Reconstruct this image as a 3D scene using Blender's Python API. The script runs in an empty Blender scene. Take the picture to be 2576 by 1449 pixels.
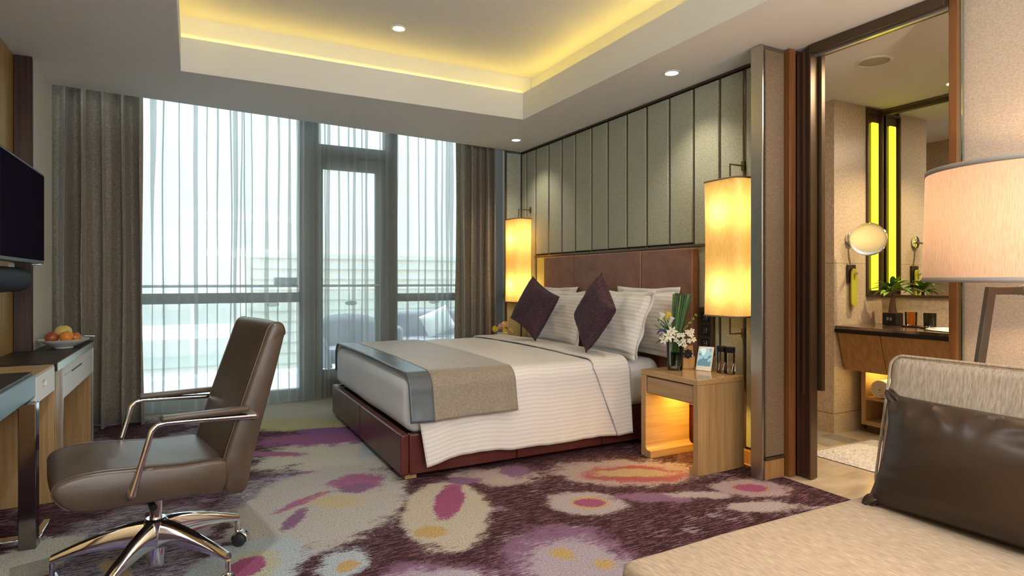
import bpy, bmesh, math, random
from mathutils import Vector, Matrix, noise
R = math.radians
random.seed(7)
sc = bpy.context.scene
COL = sc.collection

# ------------------------------------------------------------------ camera, world, exposure
CAM_H = 1.17
cam_d = bpy.data.cameras.new('camera'); cam = bpy.data.objects.new('camera', cam_d); COL.objects.link(cam)
cam.location = (0, 0, CAM_H); cam.rotation_euler = (R(90), 0, R(-27.895))
cam_d.sensor_width = 36.0; cam_d.lens = 1515.03/2576*36
cam_d.shift_y = -19.5/2576; cam_d.clip_start = .05
sc.camera = cam
sc.view_settings.view_transform = 'Standard'; sc.view_settings.look = 'None'
sc.view_settings.gamma = 1; sc.view_settings.use_curve_mapping = False
sc.view_settings.exposure = 0.2
sc.cycles.use_denoising = True
sc.cycles.max_bounces = 10; sc.cycles.diffuse_bounces = 5; sc.cycles.transparent_max_bounces = 24
sc.cycles.caustics_reflective = False; sc.cycles.caustics_refractive = False
sc.cycles.sample_clamp_indirect = 6

w = bpy.data.worlds.new('world'); sc.world = w; w.use_nodes = True
nt = w.node_tree; nt.nodes.clear()
wo = nt.nodes.new('ShaderNodeOutputWorld'); bg = nt.nodes.new('ShaderNodeBackground')
tc = nt.nodes.new('ShaderNodeTexCoord'); sx = nt.nodes.new('ShaderNodeSeparateXYZ'); rp = nt.nodes.new('ShaderNodeValToRGB')
nt.links.new(tc.outputs['Generated'], sx.inputs[0]); nt.links.new(sx.outputs['Z'], rp.inputs[0])
rp.color_ramp.elements[0].position = 0.0; rp.color_ramp.elements[0].color = (.30, .325, .335, 1)
rp.color_ramp.elements[1].position = 0.9; rp.color_ramp.elements[1].color = (1.15, 1.42, 1.56, 1)
e = rp.color_ramp.elements.new(.3); e.color = (.36, .42, .445, 1)
nt.links.new(rp.outputs[0], bg.inputs[0]); bg.inputs[1].default_value = 4.4
nt.links.new(bg.outputs[0], wo.inputs[0])

def area(name, loc, rot, sx_, sy_, energy, col, spread=180, portal=False):
    l = bpy.data.lights.new(name, 'AREA'); l.shape = 'RECTANGLE'; l.size = sx_; l.size_y = sy_
    l.energy = energy; l.color = col; l.spread = R(spread)
    o = bpy.data.objects.new(name, l); COL.objects.link(o); o.location = loc; o.rotation_euler = rot
    if portal: l.cycles.is_portal = True
    return o
def spot(name, loc, energy, col, ang=100, blend=.8, size=.03, rot=(0, 0, 0)):
    l = bpy.data.lights.new(name, 'SPOT'); l.energy = energy; l.color = col; l.spot_size = R(ang); l.spot_blend = blend
    l.shadow_soft_size = size
    o = bpy.data.objects.new(name, l); COL.objects.link(o); o.location = loc; o.rotation_euler = rot
    return o
def point(name, loc, energy, col, size=.03):
    l = bpy.data.lights.new(name, 'POINT'); l.energy = energy; l.color = col; l.shadow_soft_size = size
    o = bpy.data.objects.new(name, l); COL.objects.link(o); o.location = loc
    return o
WARM = (1, .74, .42); AMBER = (1, .62, .22)
# window daylight is sampled through a portal over the glazing
area('window_portal', (.75, 6.42, 1.45), (R(-90), 0, 0), 3.7, 2.8, 1, (1, 1, 1), portal=True)
# fill lamps added out of view behind the camera to brighten the room
area('rear_fill_warm', (1.1, -1.5, 2.5), (0, 0, 0), 2.6, 1.6, 95, (1, .86, .72))  # added warm fill pointing down, not a real fitting
area('rear_fill_cool', (.6, -3.3, 1.5), (R(90), 0, 0), 3.0, 2.0, 75, (.82, .94, 1.0))  # added cool fill; the rear wall has no window

area('rear_fill_up', (.9, -1.2, 1.75), (R(180-12), 0, 0), 1.6, 1.0, 95, (.86, .96, 1.0))  # added upward fill, unseen, to brighten the ceiling

# ------------------------------------------------------------------ materials
def mat(name, col=(.8, .8, .8), rough=.6, metal=0., **k):
    m = bpy.data.materials.new(name); m.use_nodes = True
    b = m.node_tree.nodes['Principled BSDF']
    b.inputs['Base Color'].default_value = (*col, 1); b.inputs['Roughness'].default_value = rough
    b.inputs['Metallic'].default_value = metal
    for a, v in k.items():
        b.inputs[a.replace('_', ' ')].default_value = v
    return m
def N(m, t, **k):
    n = m.node_tree.nodes.new(t)
    for a, v in k.items(): setattr(n, a, v)
    return n
def L(m, a, b): m.node_tree.links.new(a, b)
def P(m): return m.node_tree.nodes['Principled BSDF']
def noisy(m, c1, c2, scale=(10, 10, 10), detail=4, lo=.3, hi=.7, bump=0., bscale=None, coord='Object', dist=.01):
    t = N(m, 'ShaderNodeTexCoord'); mp = N(m, 'ShaderNodeMapping'); mp.inputs['Scale'].default_value = scale
    L(m, t.outputs[coord], mp.inputs[0])
    n = N(m, 'ShaderNodeTexNoise'); n.inputs['Detail'].default_value = detail; n.inputs['Scale'].default_value = 1
    L(m, mp.outputs[0], n.inputs[0])
    r = N(m, 'ShaderNodeValToRGB'); r.color_ramp.elements[0].position = lo; r.color_ramp.elements[1].position = hi
    r.color_ramp.elements[0].color = (*c1, 1); r.color_ramp.elements[1].color = (*c2, 1)
    L(m, n.outputs[0], r.inputs[0]); L(m, r.outputs[0], P(m).inputs['Base Color'])
    if bump:
        src = n.outputs[0]
        if bscale:
            mp2 = N(m, 'ShaderNodeMapping'); mp2.inputs['Scale'].default_value = bscale; L(m, t.outputs[coord], mp2.inputs[0])
            n2 = N(m, 'ShaderNodeTexNoise'); n2.inputs['Scale'].default_value = 1; n2.inputs['Detail'].default_value = 3
            L(m, mp2.outputs[0], n2.inputs[0]); src = n2.outputs[0]
        b = N(m, 'ShaderNodeBump'); b.inputs['Strength'].default_value = bump; b.inputs['Distance'].default_value = dist
        L(m, src, b.inputs['Height']); L(m, b.outputs[0], P(m).inputs['Normal'])
    return m
def emit(name, col, s):
    m = mat(name, (0, 0, 0)); P(m).inputs['Emission Color'].default_value = (*col, 1); P(m).inputs['Emission Strength'].default_value = s
    return m

M = {}
M['ceiling'] = mat('ceiling_paint', (.84, .84, .82), .9)
M['panel'] = noisy(mat('panel_linen', rough=.85), (.30, .32, .25), (.52, .54, .44), (160, 160, 110), 3, .3, .7, .35, dist=.004)
M['panel_edge'] = mat('panel_backing', (.10, .08, .06), .6)
M['bronze'] = mat('bronze_metal', (.17, .12, .075), .32, .8)
M['steel'] = noisy(mat('brushed_steel', rough=.28, metal=1), (.42, .40, .36), (.56, .54, .50), (3, 3, 1), 2)
M['darkbronze'] = mat('dark_bronze', (.10, .07, .045), .35, .6)
M['wallpaper'] = noisy(mat('wallpaper_weave', rough=.9), (.50, .42, .34), (.66, .57, .47), (110, 110, 160), 3, .3, .7, .3, dist=.003)
M['whitewall'] = noisy(mat('pale_wallpaper', rough=.9), (.52, .52, .46), (.64, .64, .57), (120, 120, 120), 3, .3, .7, .2, dist=.003)
M['goldwall'] = noisy(mat('gold_panel', rough=.45, metal=.4), (.36, .22, .06), (.50, .33, .10), (40, 40, 2), 3)
M['darkwood'] = noisy(mat('dark_wood', rough=.3), (.018, .008, .007), (.06, .022, .018), (60, 60, 1.2), 4)
def wood(name, a, b, sc_=(70, 70, 2.2), rough=.38):
    return noisy(mat(name, rough=rough), a, b, sc_, 5, .3, .7, .04, dist=.002)
M['oak'] = wood('oak_vertical', (.36, .22, .09), (.52, .34, .16))
M['oak_h'] = wood('oak_horizontal', (.36, .22, .10), (.50, .33, .17), (70, 2.2, 70))
M['oak_x'] = wood('oak_cross_grain', (.38, .23, .10), (.52, .34, .17), (2.2, 60, 70))
M['oak_top'] = wood('oak_lacquered_top', (.42, .25, .10), (.56, .36, .17), (60, 2.2, 60), .08)
M['walnut'] = wood('walnut', (.30, .15, .055), (.44, .25, .11), (60, 60, 2))
M['orangewood'] = wood('amber_wood', (.17, .065, .018), (.26, .11, .035), (60, 60, 1.5))
M['maroon'] = noisy(mat('maroon_leather', rough=.32), (.085, .016, .014), (.13, .03, .024), (9, 9, 9), 5, .3, .75, .12, (120, 120, 120), dist=.003)
M['headleather'] = noisy(mat('brown_leather', rough=.42), (.20, .09, .06), (.29, .145, .10), (10, 10, 10), 5, .3, .7, .12, (140, 140, 140), dist=.003)
M['tealglass'] = mat('tinted_mirror', (.50, .60, .56), .04, 1.)
M['mirror'] = mat('mirror_glass', (.86, .88, .86), .01, 1.)
M['chrome'] = mat('chrome', (.82, .82, .84), .08, 1.)
M['chairleather'] = noisy(mat('taupe_leather', rough=.36), (.072, .048, .034), (.10, .070, .050), (7, 7, 7), 4, .3, .7, .1, (170, 170, 170), dist=.002)
M['black'] = mat('black_plastic', (.012, .012, .014), .4, Specular_IOR_Level=.3)
M['rubber'] = mat('black_rubber', (.015, .015, .016), .5)
M['screen'] = mat('screen_glass', (.012, .010, .022), .5, Specular_IOR_Level=.0)
M['blacktop'] = noisy(mat('black_stone_top', rough=.4, Specular_IOR_Level=.25), (.014, .012, .012), (.035, .03, .028), (30, 30, 30), 4)
M['satinmetal'] = mat('pale_satin_metal', (.72, .72, .70), .25, .85)
M['deskleather'] = mat('blue_grey_edge', (.16, .22, .25), .35, .3)
M['darkchrome'] = mat('dark_chrome', (.26, .23, .23), .1, 1.)
M['white'] = mat('white_plastic', (.85, .85, .84), .35)
M['satin_white'] = mat('satin_white', (.80, .80, .76), .4)
def striped(name, c1, c2, axis=0, sp=.024, mid=(0, 0, 0)):
    m = mat(name, rough=.75); t = N(m, 'ShaderNodeTexCoord'); s = N(m, 'ShaderNodeSeparateXYZ'); L(m, t.outputs['UV'], s.inputs[0])
    a = N(m, 'ShaderNodeMath', operation='MULTIPLY'); a.inputs[1].default_value = 2*math.pi/sp; L(m, s.outputs[axis], a.inputs[0])
    b = N(m, 'ShaderNodeMath', operation='SINE'); L(m, a.outputs[0], b.inputs[0])
    r = N(m, 'ShaderNodeMapRange'); r.inputs[1].default_value = -.35; r.inputs[2].default_value = .35; L(m, b.outputs[0], r.inputs[0])
    x = N(m, 'ShaderNodeMix', data_type='RGBA'); x.inputs[6].default_value = (*c1, 1); x.inputs[7].default_value = (*c2, 1)
    L(m, r.outputs[0], x.inputs[0]); L(m, x.outputs[2], P(m).inputs['Base Color'])
    q = N(m, 'ShaderNodeMapRange'); q.inputs[3].default_value = .85; q.inputs[4].default_value = .42; L(m, r.outputs[0], q.inputs[0]); L(m, q.outputs[0], P(m).inputs['Roughness'])
    return m
M['linen'] = striped('white_striped_sateen', (.78, .74, .71), (.70, .66, .63), 1, .026)
M['linen_pl'] = striped('white_pillow_sateen', (.82, .80, .78), (.72, .69, .66), 1, .03)
M['sheet'] = noisy(mat('white_sheet', rough=.7), (.76, .78, .80), (.84, .85, .86), (3, 3, 3), 3)
M['runner'] = noisy(mat('taupe_runner', rough=.55, Sheen_Weight=.4), (.20, .165, .125), (.30, .25, .19), (90, 90, 90), 4, .3, .7, .2, (260, 260, 260), dist=.002)
M['satin'] = noisy(mat('slate_satin', rough=.3), (.055, .07, .085), (.11, .13, .15), (2, 14, 2), 4, .3, .7, .35, (4, 60, 4), dist=.004)
M['purple'] = noisy(mat('aubergine_weave', rough=.85), (.018, .008, .014), (.105, .045, .072), (60, 60, 260), 4, .35, .7, .35, dist=.003)
M['drape'] = noisy(mat('taupe_drape', rough=.6, Sheen_Weight=.3), (.20, .165, .125), (.38, .32, .24), (110, 110, 70), 5, .35, .7, .3, dist=.004)
M['sofa'] = noisy(mat('beige_chenille', rough=.9), (.33, .24, .165), (.50, .38, .27), (160, 26, 40), 4, .3, .7, .4, dist=.004)
M['sofa_back'] = noisy(mat('beige_chenille_upright', rough=.9), (.30, .24, .18), (.49, .40, .31), (90, 160, 26), 4, .3, .7, .4, dist=.004)
M['brownsatin'] = noisy(mat('brown_satin', rough=.36, Specular_IOR_Level=.35), (.034, .020, .013), (.048, .029, .019), (3, 3, 3), 3, .3, .7)
M['stone'] = noisy(mat('beige_marble', rough=.35), (.50, .39, .26), (.70, .58, .43), (55, 55, 55), 8, .3, .7, .03)
M['stonefloor'] = noisy(mat('cream_marble_floor', rough=.18), (.40, .31, .21), (.60, .50, .37), (3, 9, 3), 9, .3, .72)
M['granite'] = noisy(mat('dark_brown_granite', rough=.12), (.04, .022, .014), (.36, .25, .16), (26, 5, 26), 6, .42, .72)
M['basin'] = mat('white_ceramic', (.86, .86, .84), .12)
M['towel'] = noisy(mat('white_terry', rough=1), (.72, .66, .54), (.84, .80, .70), (130, 130, 130), 2, .3, .7, .6, dist=.008)
M['rug'] = noisy(mat('white_shag', rough=1), (.66, .62, .58), (.88, .85, .82), (60, 60, 60), 4, .3, .7, .9, dist=.02)
M['leaf'] = noisy(mat('green_leaf', rough=.4), (.03, .12, .02), (.10, .26, .05), (20, 20, 20), 2)
M['darkleaf'] = noisy(mat('dark_blade', rough=.35), (.012, .05, .02), (.06, .14, .06), (40, 40, 3), 2)
M['limeleaf'] = noisy(mat('lime_leaf', rough=.35), (.10, .25, .02), (.32, .46, .07), (15, 15, 15), 2)
M['lily'] = mat('cream_petal', (.82, .80, .66), .6)
M['yellowpetal'] = mat('yellow_petal', (.80, .60, .06), .5)
M['bluepetal'] = mat('blue_petal', (.06, .10, .42), .7)
M['pinkpetal'] = noisy(mat('speckled_petal', rough=.7), (.55, .22, .20), (.82, .66, .40), (60, 60, 60), 2)
M['bark'] = mat('bark', (.12, .06, .03), .7)
M['limefab'] = mat('yellow_green_felt', (.50, .50, .04), .7)
M['strap'] = mat('grey_trim', (.36, .33, .31), .6)
M['lamptrim'] = mat('brown_trim', (.20, .14, .10), .6)
M['sconce_tube'] = emit('sconce_tube_glow', (1, .86, .02), 2.4)
M['bulbglow'] = emit('downlight_glow', (1, .88, .70), 9)
M['cove'] = emit('cove_lamp_glow', (1, .70, .2), 2)
M['screenlit'] = None

def glassmat(name, col, ior=1.45, rough=0.0, alpha=.15):
    m = bpy.data.materials.new(name); m.use_nodes = True; t = m.node_tree; t.nodes.clear()
    o = t.nodes.new('ShaderNodeOutputMaterial'); x = t.nodes.new('ShaderNodeMixShader'); a = t.nodes.new('ShaderNodeBsdfTransparent')
    g = t.nodes.new('ShaderNodeBsdfGlossy'); g.inputs['Roughness'].default_value = rough; a.inputs[0].default_value = (*col, 1)
    f = t.nodes.new('ShaderNodeFresnel'); f.inputs[0].default_value = ior
    t.links.new(f.outputs[0], x.inputs[0]); t.links.new(a.outputs[0], x.inputs[1]); t.links.new(g.outputs[0], x.inputs[2]); t.links.new(x.outputs[0], o.inputs[0])
    return m
M['glass'] = glassmat('window_glass', (.93, .97, .96))
M['vaseglass'] = glassmat('vase_glass', (.80, .88, .84), 1.5)
M['vasewater'] = glassmat('green_water', (.08, .22, .08), 1.33)
M['amberglass'] = glassmat('amber_glass', (.93, .70, .42), 1.5)
M['smokeglass'] = glassmat('smoke_glass', (.42, .42, .38), 1.5)
M['bottleglass'] = glassmat('bottle_glass', (.94, .90, .86), 1.5)

def shade(name, col, tr=.75):
    m = bpy.data.materials.new(name); m.use_nodes = True; t = m.node_tree; t.nodes.clear()
    o = t.nodes.new('ShaderNodeOutputMaterial'); x = t.nodes.new('ShaderNodeMixShader'); a = t.nodes.new('ShaderNodeBsdfTranslucent')
    d = t.nodes.new('ShaderNodeBsdfDiffuse'); tc_ = t.nodes.new('ShaderNodeTexCoord'); mp = t.nodes.new('ShaderNodeMapping'); mp.inputs['Scale'].default_value = (260, 260, 30)
    n = t.nodes.new('ShaderNodeTexNoise'); n.inputs['Scale'].default_value = 1; r = t.nodes.new('ShaderNodeValToRGB')
    r.color_ramp.elements[0].position = .3; r.color_ramp.elements[1].position = .7
    r.color_ramp.elements[0].color = (*[c*.78 for c in col], 1); r.color_ramp.elements[1].color = (*col, 1)
    t.links.new(tc_.outputs['Object'], mp.inputs[0]); t.links.new(mp.outputs[0], n.inputs[0]); t.links.new(n.outputs[0], r.inputs[0])
    t.links.new(r.outputs[0], a.inputs[0]); t.links.new(r.outputs[0], d.inputs[0]); x.inputs[0].default_value = tr
    t.links.new(d.outputs[0], x.inputs[1]); t.links.new(a.outputs[0], x.inputs[2]); t.links.new(x.outputs[0], o.inputs[0])
    return m
M['lampshade'] = shade('silk_lampshade', (.92, .74, .40), .6)
M['drumshade'] = shade('drum_shade_linen', (.62, .48, .39), .4)

def sheer():
    m = bpy.data.materials.new('sheer_voile'); m.use_nodes = True; t = m.node_tree; t.nodes.clear()
    o = t.nodes.new('ShaderNodeOutputMaterial'); x = t.nodes.new('ShaderNodeMixShader'); a = t.nodes.new('ShaderNodeBsdfTranslucent')
    d = t.nodes.new('ShaderNodeBsdfDiffuse'); y = t.nodes.new('ShaderNodeMixShader'); tr = t.nodes.new('ShaderNodeBsdfTransparent')
    a.inputs[0].default_value = (.66, .69, .67, 1); d.inputs[0].default_value = (.60, .62, .60, 1); x.inputs[0].default_value = .6
    t.links.new(d.outputs[0], x.inputs[1]); t.links.new(a.outputs[0], x.inputs[2])
    lw = t.nodes.new('ShaderNodeLayerWeight'); lw.inputs[0].default_value = .45
    mr = t.nodes.new('ShaderNodeMapRange'); mr.inputs[3].default_value = .36; mr.inputs[4].default_value = .80
    t.links.new(lw.outputs['Facing'], mr.inputs[0]); t.links.new(mr.outputs[0], y.inputs[0])
    t.links.new(tr.outputs[0], y.inputs[1]); t.links.new(x.outputs[0], y.inputs[2]); t.links.new(y.outputs[0], o.inputs[0])
    return m
M['sheer'] = sheer()

def carpet_mat():
    m = mat('carpet_pattern', rough=1.0); nt = m.node_tree
    P(m).inputs['Specular IOR Level'].default_value = .1
    t = N(m, 'ShaderNodeTexCoord')
    def noise_(scale, rotz=0, detail=3, rough=.6):
        mp = N(m, 'ShaderNodeMapping'); mp.inputs['Scale'].default_value = scale; mp.inputs['Rotation'].default_value = (0, 0, R(rotz))
        L(m, t.outputs['Object'], mp.inputs[0]); n = N(m, 'ShaderNodeTexNoise'); n.inputs['Scale'].default_value = 1
        n.inputs['Detail'].default_value = detail; n.inputs['Roughness'].default_value = rough
        L(m, mp.outputs[0], n.inputs[0]); return n.outputs[0]
    def math_(op, a, b):
        n = N(m, 'ShaderNodeMath', operation=op)
        for i, v in enumerate((a, b)):
            if isinstance(v, (int, float)): n.inputs[i].default_value = v
            else: L(m, v, n.inputs[i])
        return n.outputs[0]
    def ramp(v, lo, hi):
        n = N(m, 'ShaderNodeMapRange', interpolation_type='SMOOTHSTEP'); n.inputs[1].default_value = lo; n.inputs[2].default_value = hi
        L(m, v, n.inputs[0]); return n.outputs[0]
    def mix(f, a, b):
        n = N(m, 'ShaderNodeMix', data_type='RGBA'); L(m, f, n.inputs[0])
        for i, v in ((6, a), (7, b)):
            if isinstance(v, tuple): n.inputs[i].default_value = (*v, 1)
            else: L(m, v, n.inputs[i])
        return n.outputs[2]
    streak = noise_((11, 110, 1), 5, 3, .75)
    streak2 = noise_((24, 190, 1), 5, 2, .7)
    big = noise_((2.0, 2.6, 1), 0, 3)
    med = noise_((6, 8, 1), 0, 4, .65)
    tuft = noise_((150, 150, 1), 0, 2)
    plum = mix(ramp(streak, .50, .60), (.040, .016, .020), (.17, .085, .11))
    plum = mix(ramp(streak2, .62, .72), plum, (.30, .19, .23))
    MIXED = mix(ramp(math_('ADD', math_('MULTIPLY', streak, .6), math_('MULTIPLY', streak2, .4)), .465, .535), (.075, .045, .075), (.34, .32, .36))
    drift = math_('ADD', big, math_('MULTIPLY', math_('SUBTRACT', streak, .5), .6))
    c = mix(ramp(drift, .64, .70), plum, (.30, .23, .27))
    wob = math_('ADD', math_('ADD', math_('MULTIPLY', math_('SUBTRACT', streak, .5), 1.3), math_('MULTIPLY', math_('SUBTRACT', med, .5), 1.5)),
                math_('ADD', math_('MULTIPLY', math_('SUBTRACT', streak2, .5), 1.1), math_('MULTIPLY', math_('SUBTRACT', tuft, .5), .8)))
    CREAM = (.43, .385, .31); GREY = (.36, .31, .32); MAG = (.27, .075, .16); GOLD = (.42, .29, .13); LIL = (.20, .11, .19); RED = (.30, .085, .09)
    ICE = (.36, .41, .45); PALE = (.46, .45, .38); PLUMC = plum; ROSE = (.30, .12, .22)
    B = [(.6, 5.85, 1.3, .70, PALE, .25, 0), (-.45, 5.3, .6, .7, MIXED, .6, 0), (-.35, 5.5, .4, .3, PLUMC, .6, 0), (.75, 5.15, .45, .24, (.46, .42, .24), .6, 0),
         (.85, 4.15, .48, .55, (.46, .44, .38), .4, 0), (.85, 4.60, .46, .20, (.26, .10, .22), .7, 12), (.98, 4.78, .3, .10, (.22, .10, .25), .7, 0), (1.12, 4.2, .08, .3, ICE, .5, 0),
         (.55, 3.82, .24, .05, LIL, .9, 22), (.45, 4.35, .24, .06, ROSE, .9, 0), (.32, 3.55, .17, .45, MIXED, .7, 0),
         (.62, 3.28, .42, .62, (.40, .38, .355), .28, 0), (.84, 3.50, .15, .17, ROSE, .6, 0), (.80, 3.40, .10, .08, LIL, .8, 0), (.52, 3.34, .04, .16, ROSE, .9, -30), (.44, 3.10, .035, .14, LIL, .9, 0), (.68, 3.25, .14, .10, (.44, .37, .24), .9, 0),
         (1.14, 2.86, .22, .45, CREAM, .30, 8), (1.20, 2.98, .075, .26, MAG, .4, 0), (.98, 2.66, .075, .07, GOLD, .6, 0),
         (1.60, 3.22, .26, .15, (.38, .30, .28), .7, 0), (1.74, 3.24, .09, .12, LIL, .8, 0), (1.40, 3.24, .10, .06, LIL, .9, 0),
         (2.33, 2.93, .44, .25, (.34, .27, .26), .5, 0), (2.36, 2.87, .31, .15, RED, .5, 0), (2.37, 2.88, .25, .075, (.38, .28, .17), .5, 0),
         (1.83, 2.61, .21, .16, GREY, .4, 0), (1.84, 2.61, .10, .085, GOLD, .4, 0), (1.84, 2.61, .082, .060, MAG, .35, 0),
         (2.22, 2.50, .24, .07, LIL, .9, 0), (2.45, 2.42, .16, .06, GREY, .9, 0),
         (2.78, 2.37, .22, .14, (.33, .25, .27), .5, 0), (2.78, 2.37, .105, .075, (.40, .21, .14), .4, 0), (2.78, 2.37, .09, .060, MAG, .35, 0),
         (2.60, 2.14, .20, .07, GREY, .9, 0),
         (1.40, 2.12, .26, .32, LIL, .6, 10), (1.38, 2.04, .22, .27, (.35, .30, .35), .5, 10), (1.40, 2.18, .05, .05, GOLD, 1.0, 0), (1.5, 2.02, .05, .04, GOLD, 1.0, 0),
         (.84, 2.22, .22, .14, LIL, .8, 0), (.84, 2.18, .20, .13, (.36, .31, .36), .6, 0), (.54, 2.52, .10, .15, ICE, .7, 0), (.56, 2.5, .04, .05, GOLD, 1.0, 0),
         (-.30, 3.20, .36, .50, MIXED, .5, 0), (-.25, 2.60, .36, .40, MIXED, .5, 0), (-.30, 2.52, .20, .10, (.22, .17, .36), .9, 0),
         (.19, 2.68, .22, .30, ICE, .4, 0), (.21, 2.67, .11, .15, (.40, .39, .30), .4, 0), (.19, 2.68, .070, .095, MAG, .3, 0),
         (-.27, 2.88, .14, .035, (.44, .31, .17), .7, -38), (-.62, 3.15, .16, .28, PALE, .6, 0), (-.05, 3.18, .16, .10, (.38, .36, .40), .7, 0)]
    for (x, y, a, b, col, rag, ang) in B:
        mp = N(m, 'ShaderNodeMapping', vector_type='TEXTURE'); mp.inputs['Location'].default_value = (x, y, 0)
        mp.inputs['Rotation'].default_value = (0, 0, R(-27.9+ang)); mp.inputs['Scale'].default_value = (a, b, 1)
        L(m, t.outputs['Object'], mp.inputs[0])
        ln = N(m, 'ShaderNodeVectorMath', operation='LENGTH'); L(m, mp.outputs[0], ln.inputs[0])
        v = math_('ADD', ln.outputs['Value'], math_('MULTIPLY', wob, rag*1.5))
        rr = N(m, 'ShaderNodeMapRange', interpolation_type='SMOOTHSTEP'); rr.inputs[1].default_value = 1.04; rr.inputs[2].default_value = .96
        L(m, v, rr.inputs[0]); c = mix(rr.outputs[0], c, col)
    fleck = N(m, 'ShaderNodeMapRange'); fleck.inputs[1].default_value = .63; fleck.inputs[2].default_value = .68; fleck.inputs[3].default_value = 0; fleck.inputs[4].default_value = .55
    L(m, streak2, fleck.inputs[0]); c = mix(fleck.outputs[0], c, (.22, .17, .20))
    tv = N(m, 'ShaderNodeMapRange'); tv.inputs[1].default_value = .3; tv.inputs[2].default_value = .7; tv.inputs[3].default_value = .60; tv.inputs[4].default_value = 1.35
    L(m, tuft, tv.inputs[0])
    mu = N(m, 'ShaderNodeVectorMath', operation='SCALE'); L(m, c, mu.inputs[0]); L(m, tv.outputs[0], mu.inputs['Scale'])
    L(m, mu.outputs[0], P(m).inputs['Base Color'])
    bp = N(m, 'ShaderNodeBump'); bp.inputs['Strength'].default_value = .5; bp.inputs['Distance'].default_value = .006
    L(m, tuft, bp.inputs['Height']); L(m, bp.outputs[0], P(m).inputs['Normal'])
    return m
M['carpet'] = carpet_mat()

# ------------------------------------------------------------------ mesh helpers (all coordinates in metres, world space)
class MB:
    def __init__(s): s.v = []; s.f = []; s.uv = {}
    def add(s, vs, fs):
        k = len(s.v); s.v += [tuple(p) for p in vs]; s.f += [tuple(i+k for i in f) for f in fs]; return k
    def box(s, x0, x1, y0, y1, z0, z1):
        s.add([(x0, y0, z0), (x1, y0, z0), (x1, y1, z0), (x0, y1, z0), (x0, y0, z1), (x1, y0, z1), (x1, y1, z1), (x0, y1, z1)],
              [(0, 3, 2, 1), (4, 5, 6, 7), (0, 1, 5, 4), (1, 2, 6, 5), (2, 3, 7, 6), (3, 0, 4, 7)]); return s
    def prism(s, poly, d, axis):
        """poly: 2D points extruded from d[0] to d[1] along axis ('x','y','z')"""
        def mk(a, b, t): return {'x': (t, a, b), 'y': (a, t, b), 'z': (a, b, t)}[axis]
        n = len(poly); vs = [mk(a, b, d[0]) for a, b in poly]+[mk(a, b, d[1]) for a, b in poly]
        fs = [tuple(range(n)), tuple(range(2*n-1, n-1, -1))]+[(i, i+n, (i+1) % n+n, (i+1) % n) for i in range(n)]
        s.add(vs, fs); return s
    def tube(s, pts, r, n=10, caps=True, closed=False):
        pts = [Vector(p) for p in pts]; rs = r if isinstance(r, (list, tuple)) else [r]*len(pts)
        k = len(s.v); up = None; m = len(pts)
        for i, p in enumerate(pts):
            a = pts[(i-1) % m] if (closed or i > 0) else pts[i]; b = pts[(i+1) % m] if (closed or i < m-1) else pts[i]
            d = (b-a).normalized()
            if up is None: up = d.orthogonal().normalized()
            up = (up-d*up.dot(d)).normalized(); w_ = d.cross(up)
            for j in range(n):
                t = 2*math.pi*j/n; q = p+(up*math.cos(t)+w_*math.sin(t))*rs[i]; s.v.append(tuple(q))
        for i in range(m if closed else m-1):
            for j in range(n):
                a = k+i*n+j; b = k+i*n+(j+1) % n; a2 = k+((i+1) % m)*n+j; b2 = k+((i+1) % m)*n+(j+1) % n
                s.f.append((a, b, b2, a2))
        if caps and not closed:
            s.f.append(tuple(k+j for j in range(n-1, -1, -1))); s.f.append(tuple(k+(m-1)*n+j for j in range(n)))
        return s
    def lathe(s, prof, c=(0, 0, 0), n=24, axis='z', sx=1, sy=1):
        k = len(s.v)
        for (r, z) in prof:
            for j in range(n):
                t = 2*math.pi*j/n; a, b = r*math.cos(t)*sx, r*math.sin(t)*sy
                q = {'z': (a, b, z), 'x': (z, a, b), 'y': (a, z, b)}[axis]
                s.v.append((c[0]+q[0], c[1]+q[1], c[2]+q[2]))
        for i in range(len(prof)-1):
            for j in range(n):
                s.f.append((k+i*n+j, k+i*n+(j+1) % n, k+(i+1)*n+(j+1) % n, k+(i+1)*n+j))
        s.f.append(tuple(k+j for j in range(n))); e_ = k+(len(prof)-1)*n; s.f.append(tuple(e_+j for j in range(n-1, -1, -1)))
        return s
    def grid(s, fn, nu, nv, uvfn=None):
        k = len(s.v)
        for i in range(nu+1):
            for j in range(nv+1):
                s.v.append(tuple(fn(i/nu, j/nv)))
                if uvfn: s.uv[len(s.v)-1] = uvfn(i/nu, j/nv)
        for i in range(nu):
            for j in range(nv):
                a = k+i*(nv+1)+j; s.f.append((a, a+nv+1, a+nv+2, a+1))
        return s
    def xf(s, mtx, k=0):
        for i in range(k, len(s.v)): s.v[i] = tuple(mtx @ Vector(s.v[i]))
        return s

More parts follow.
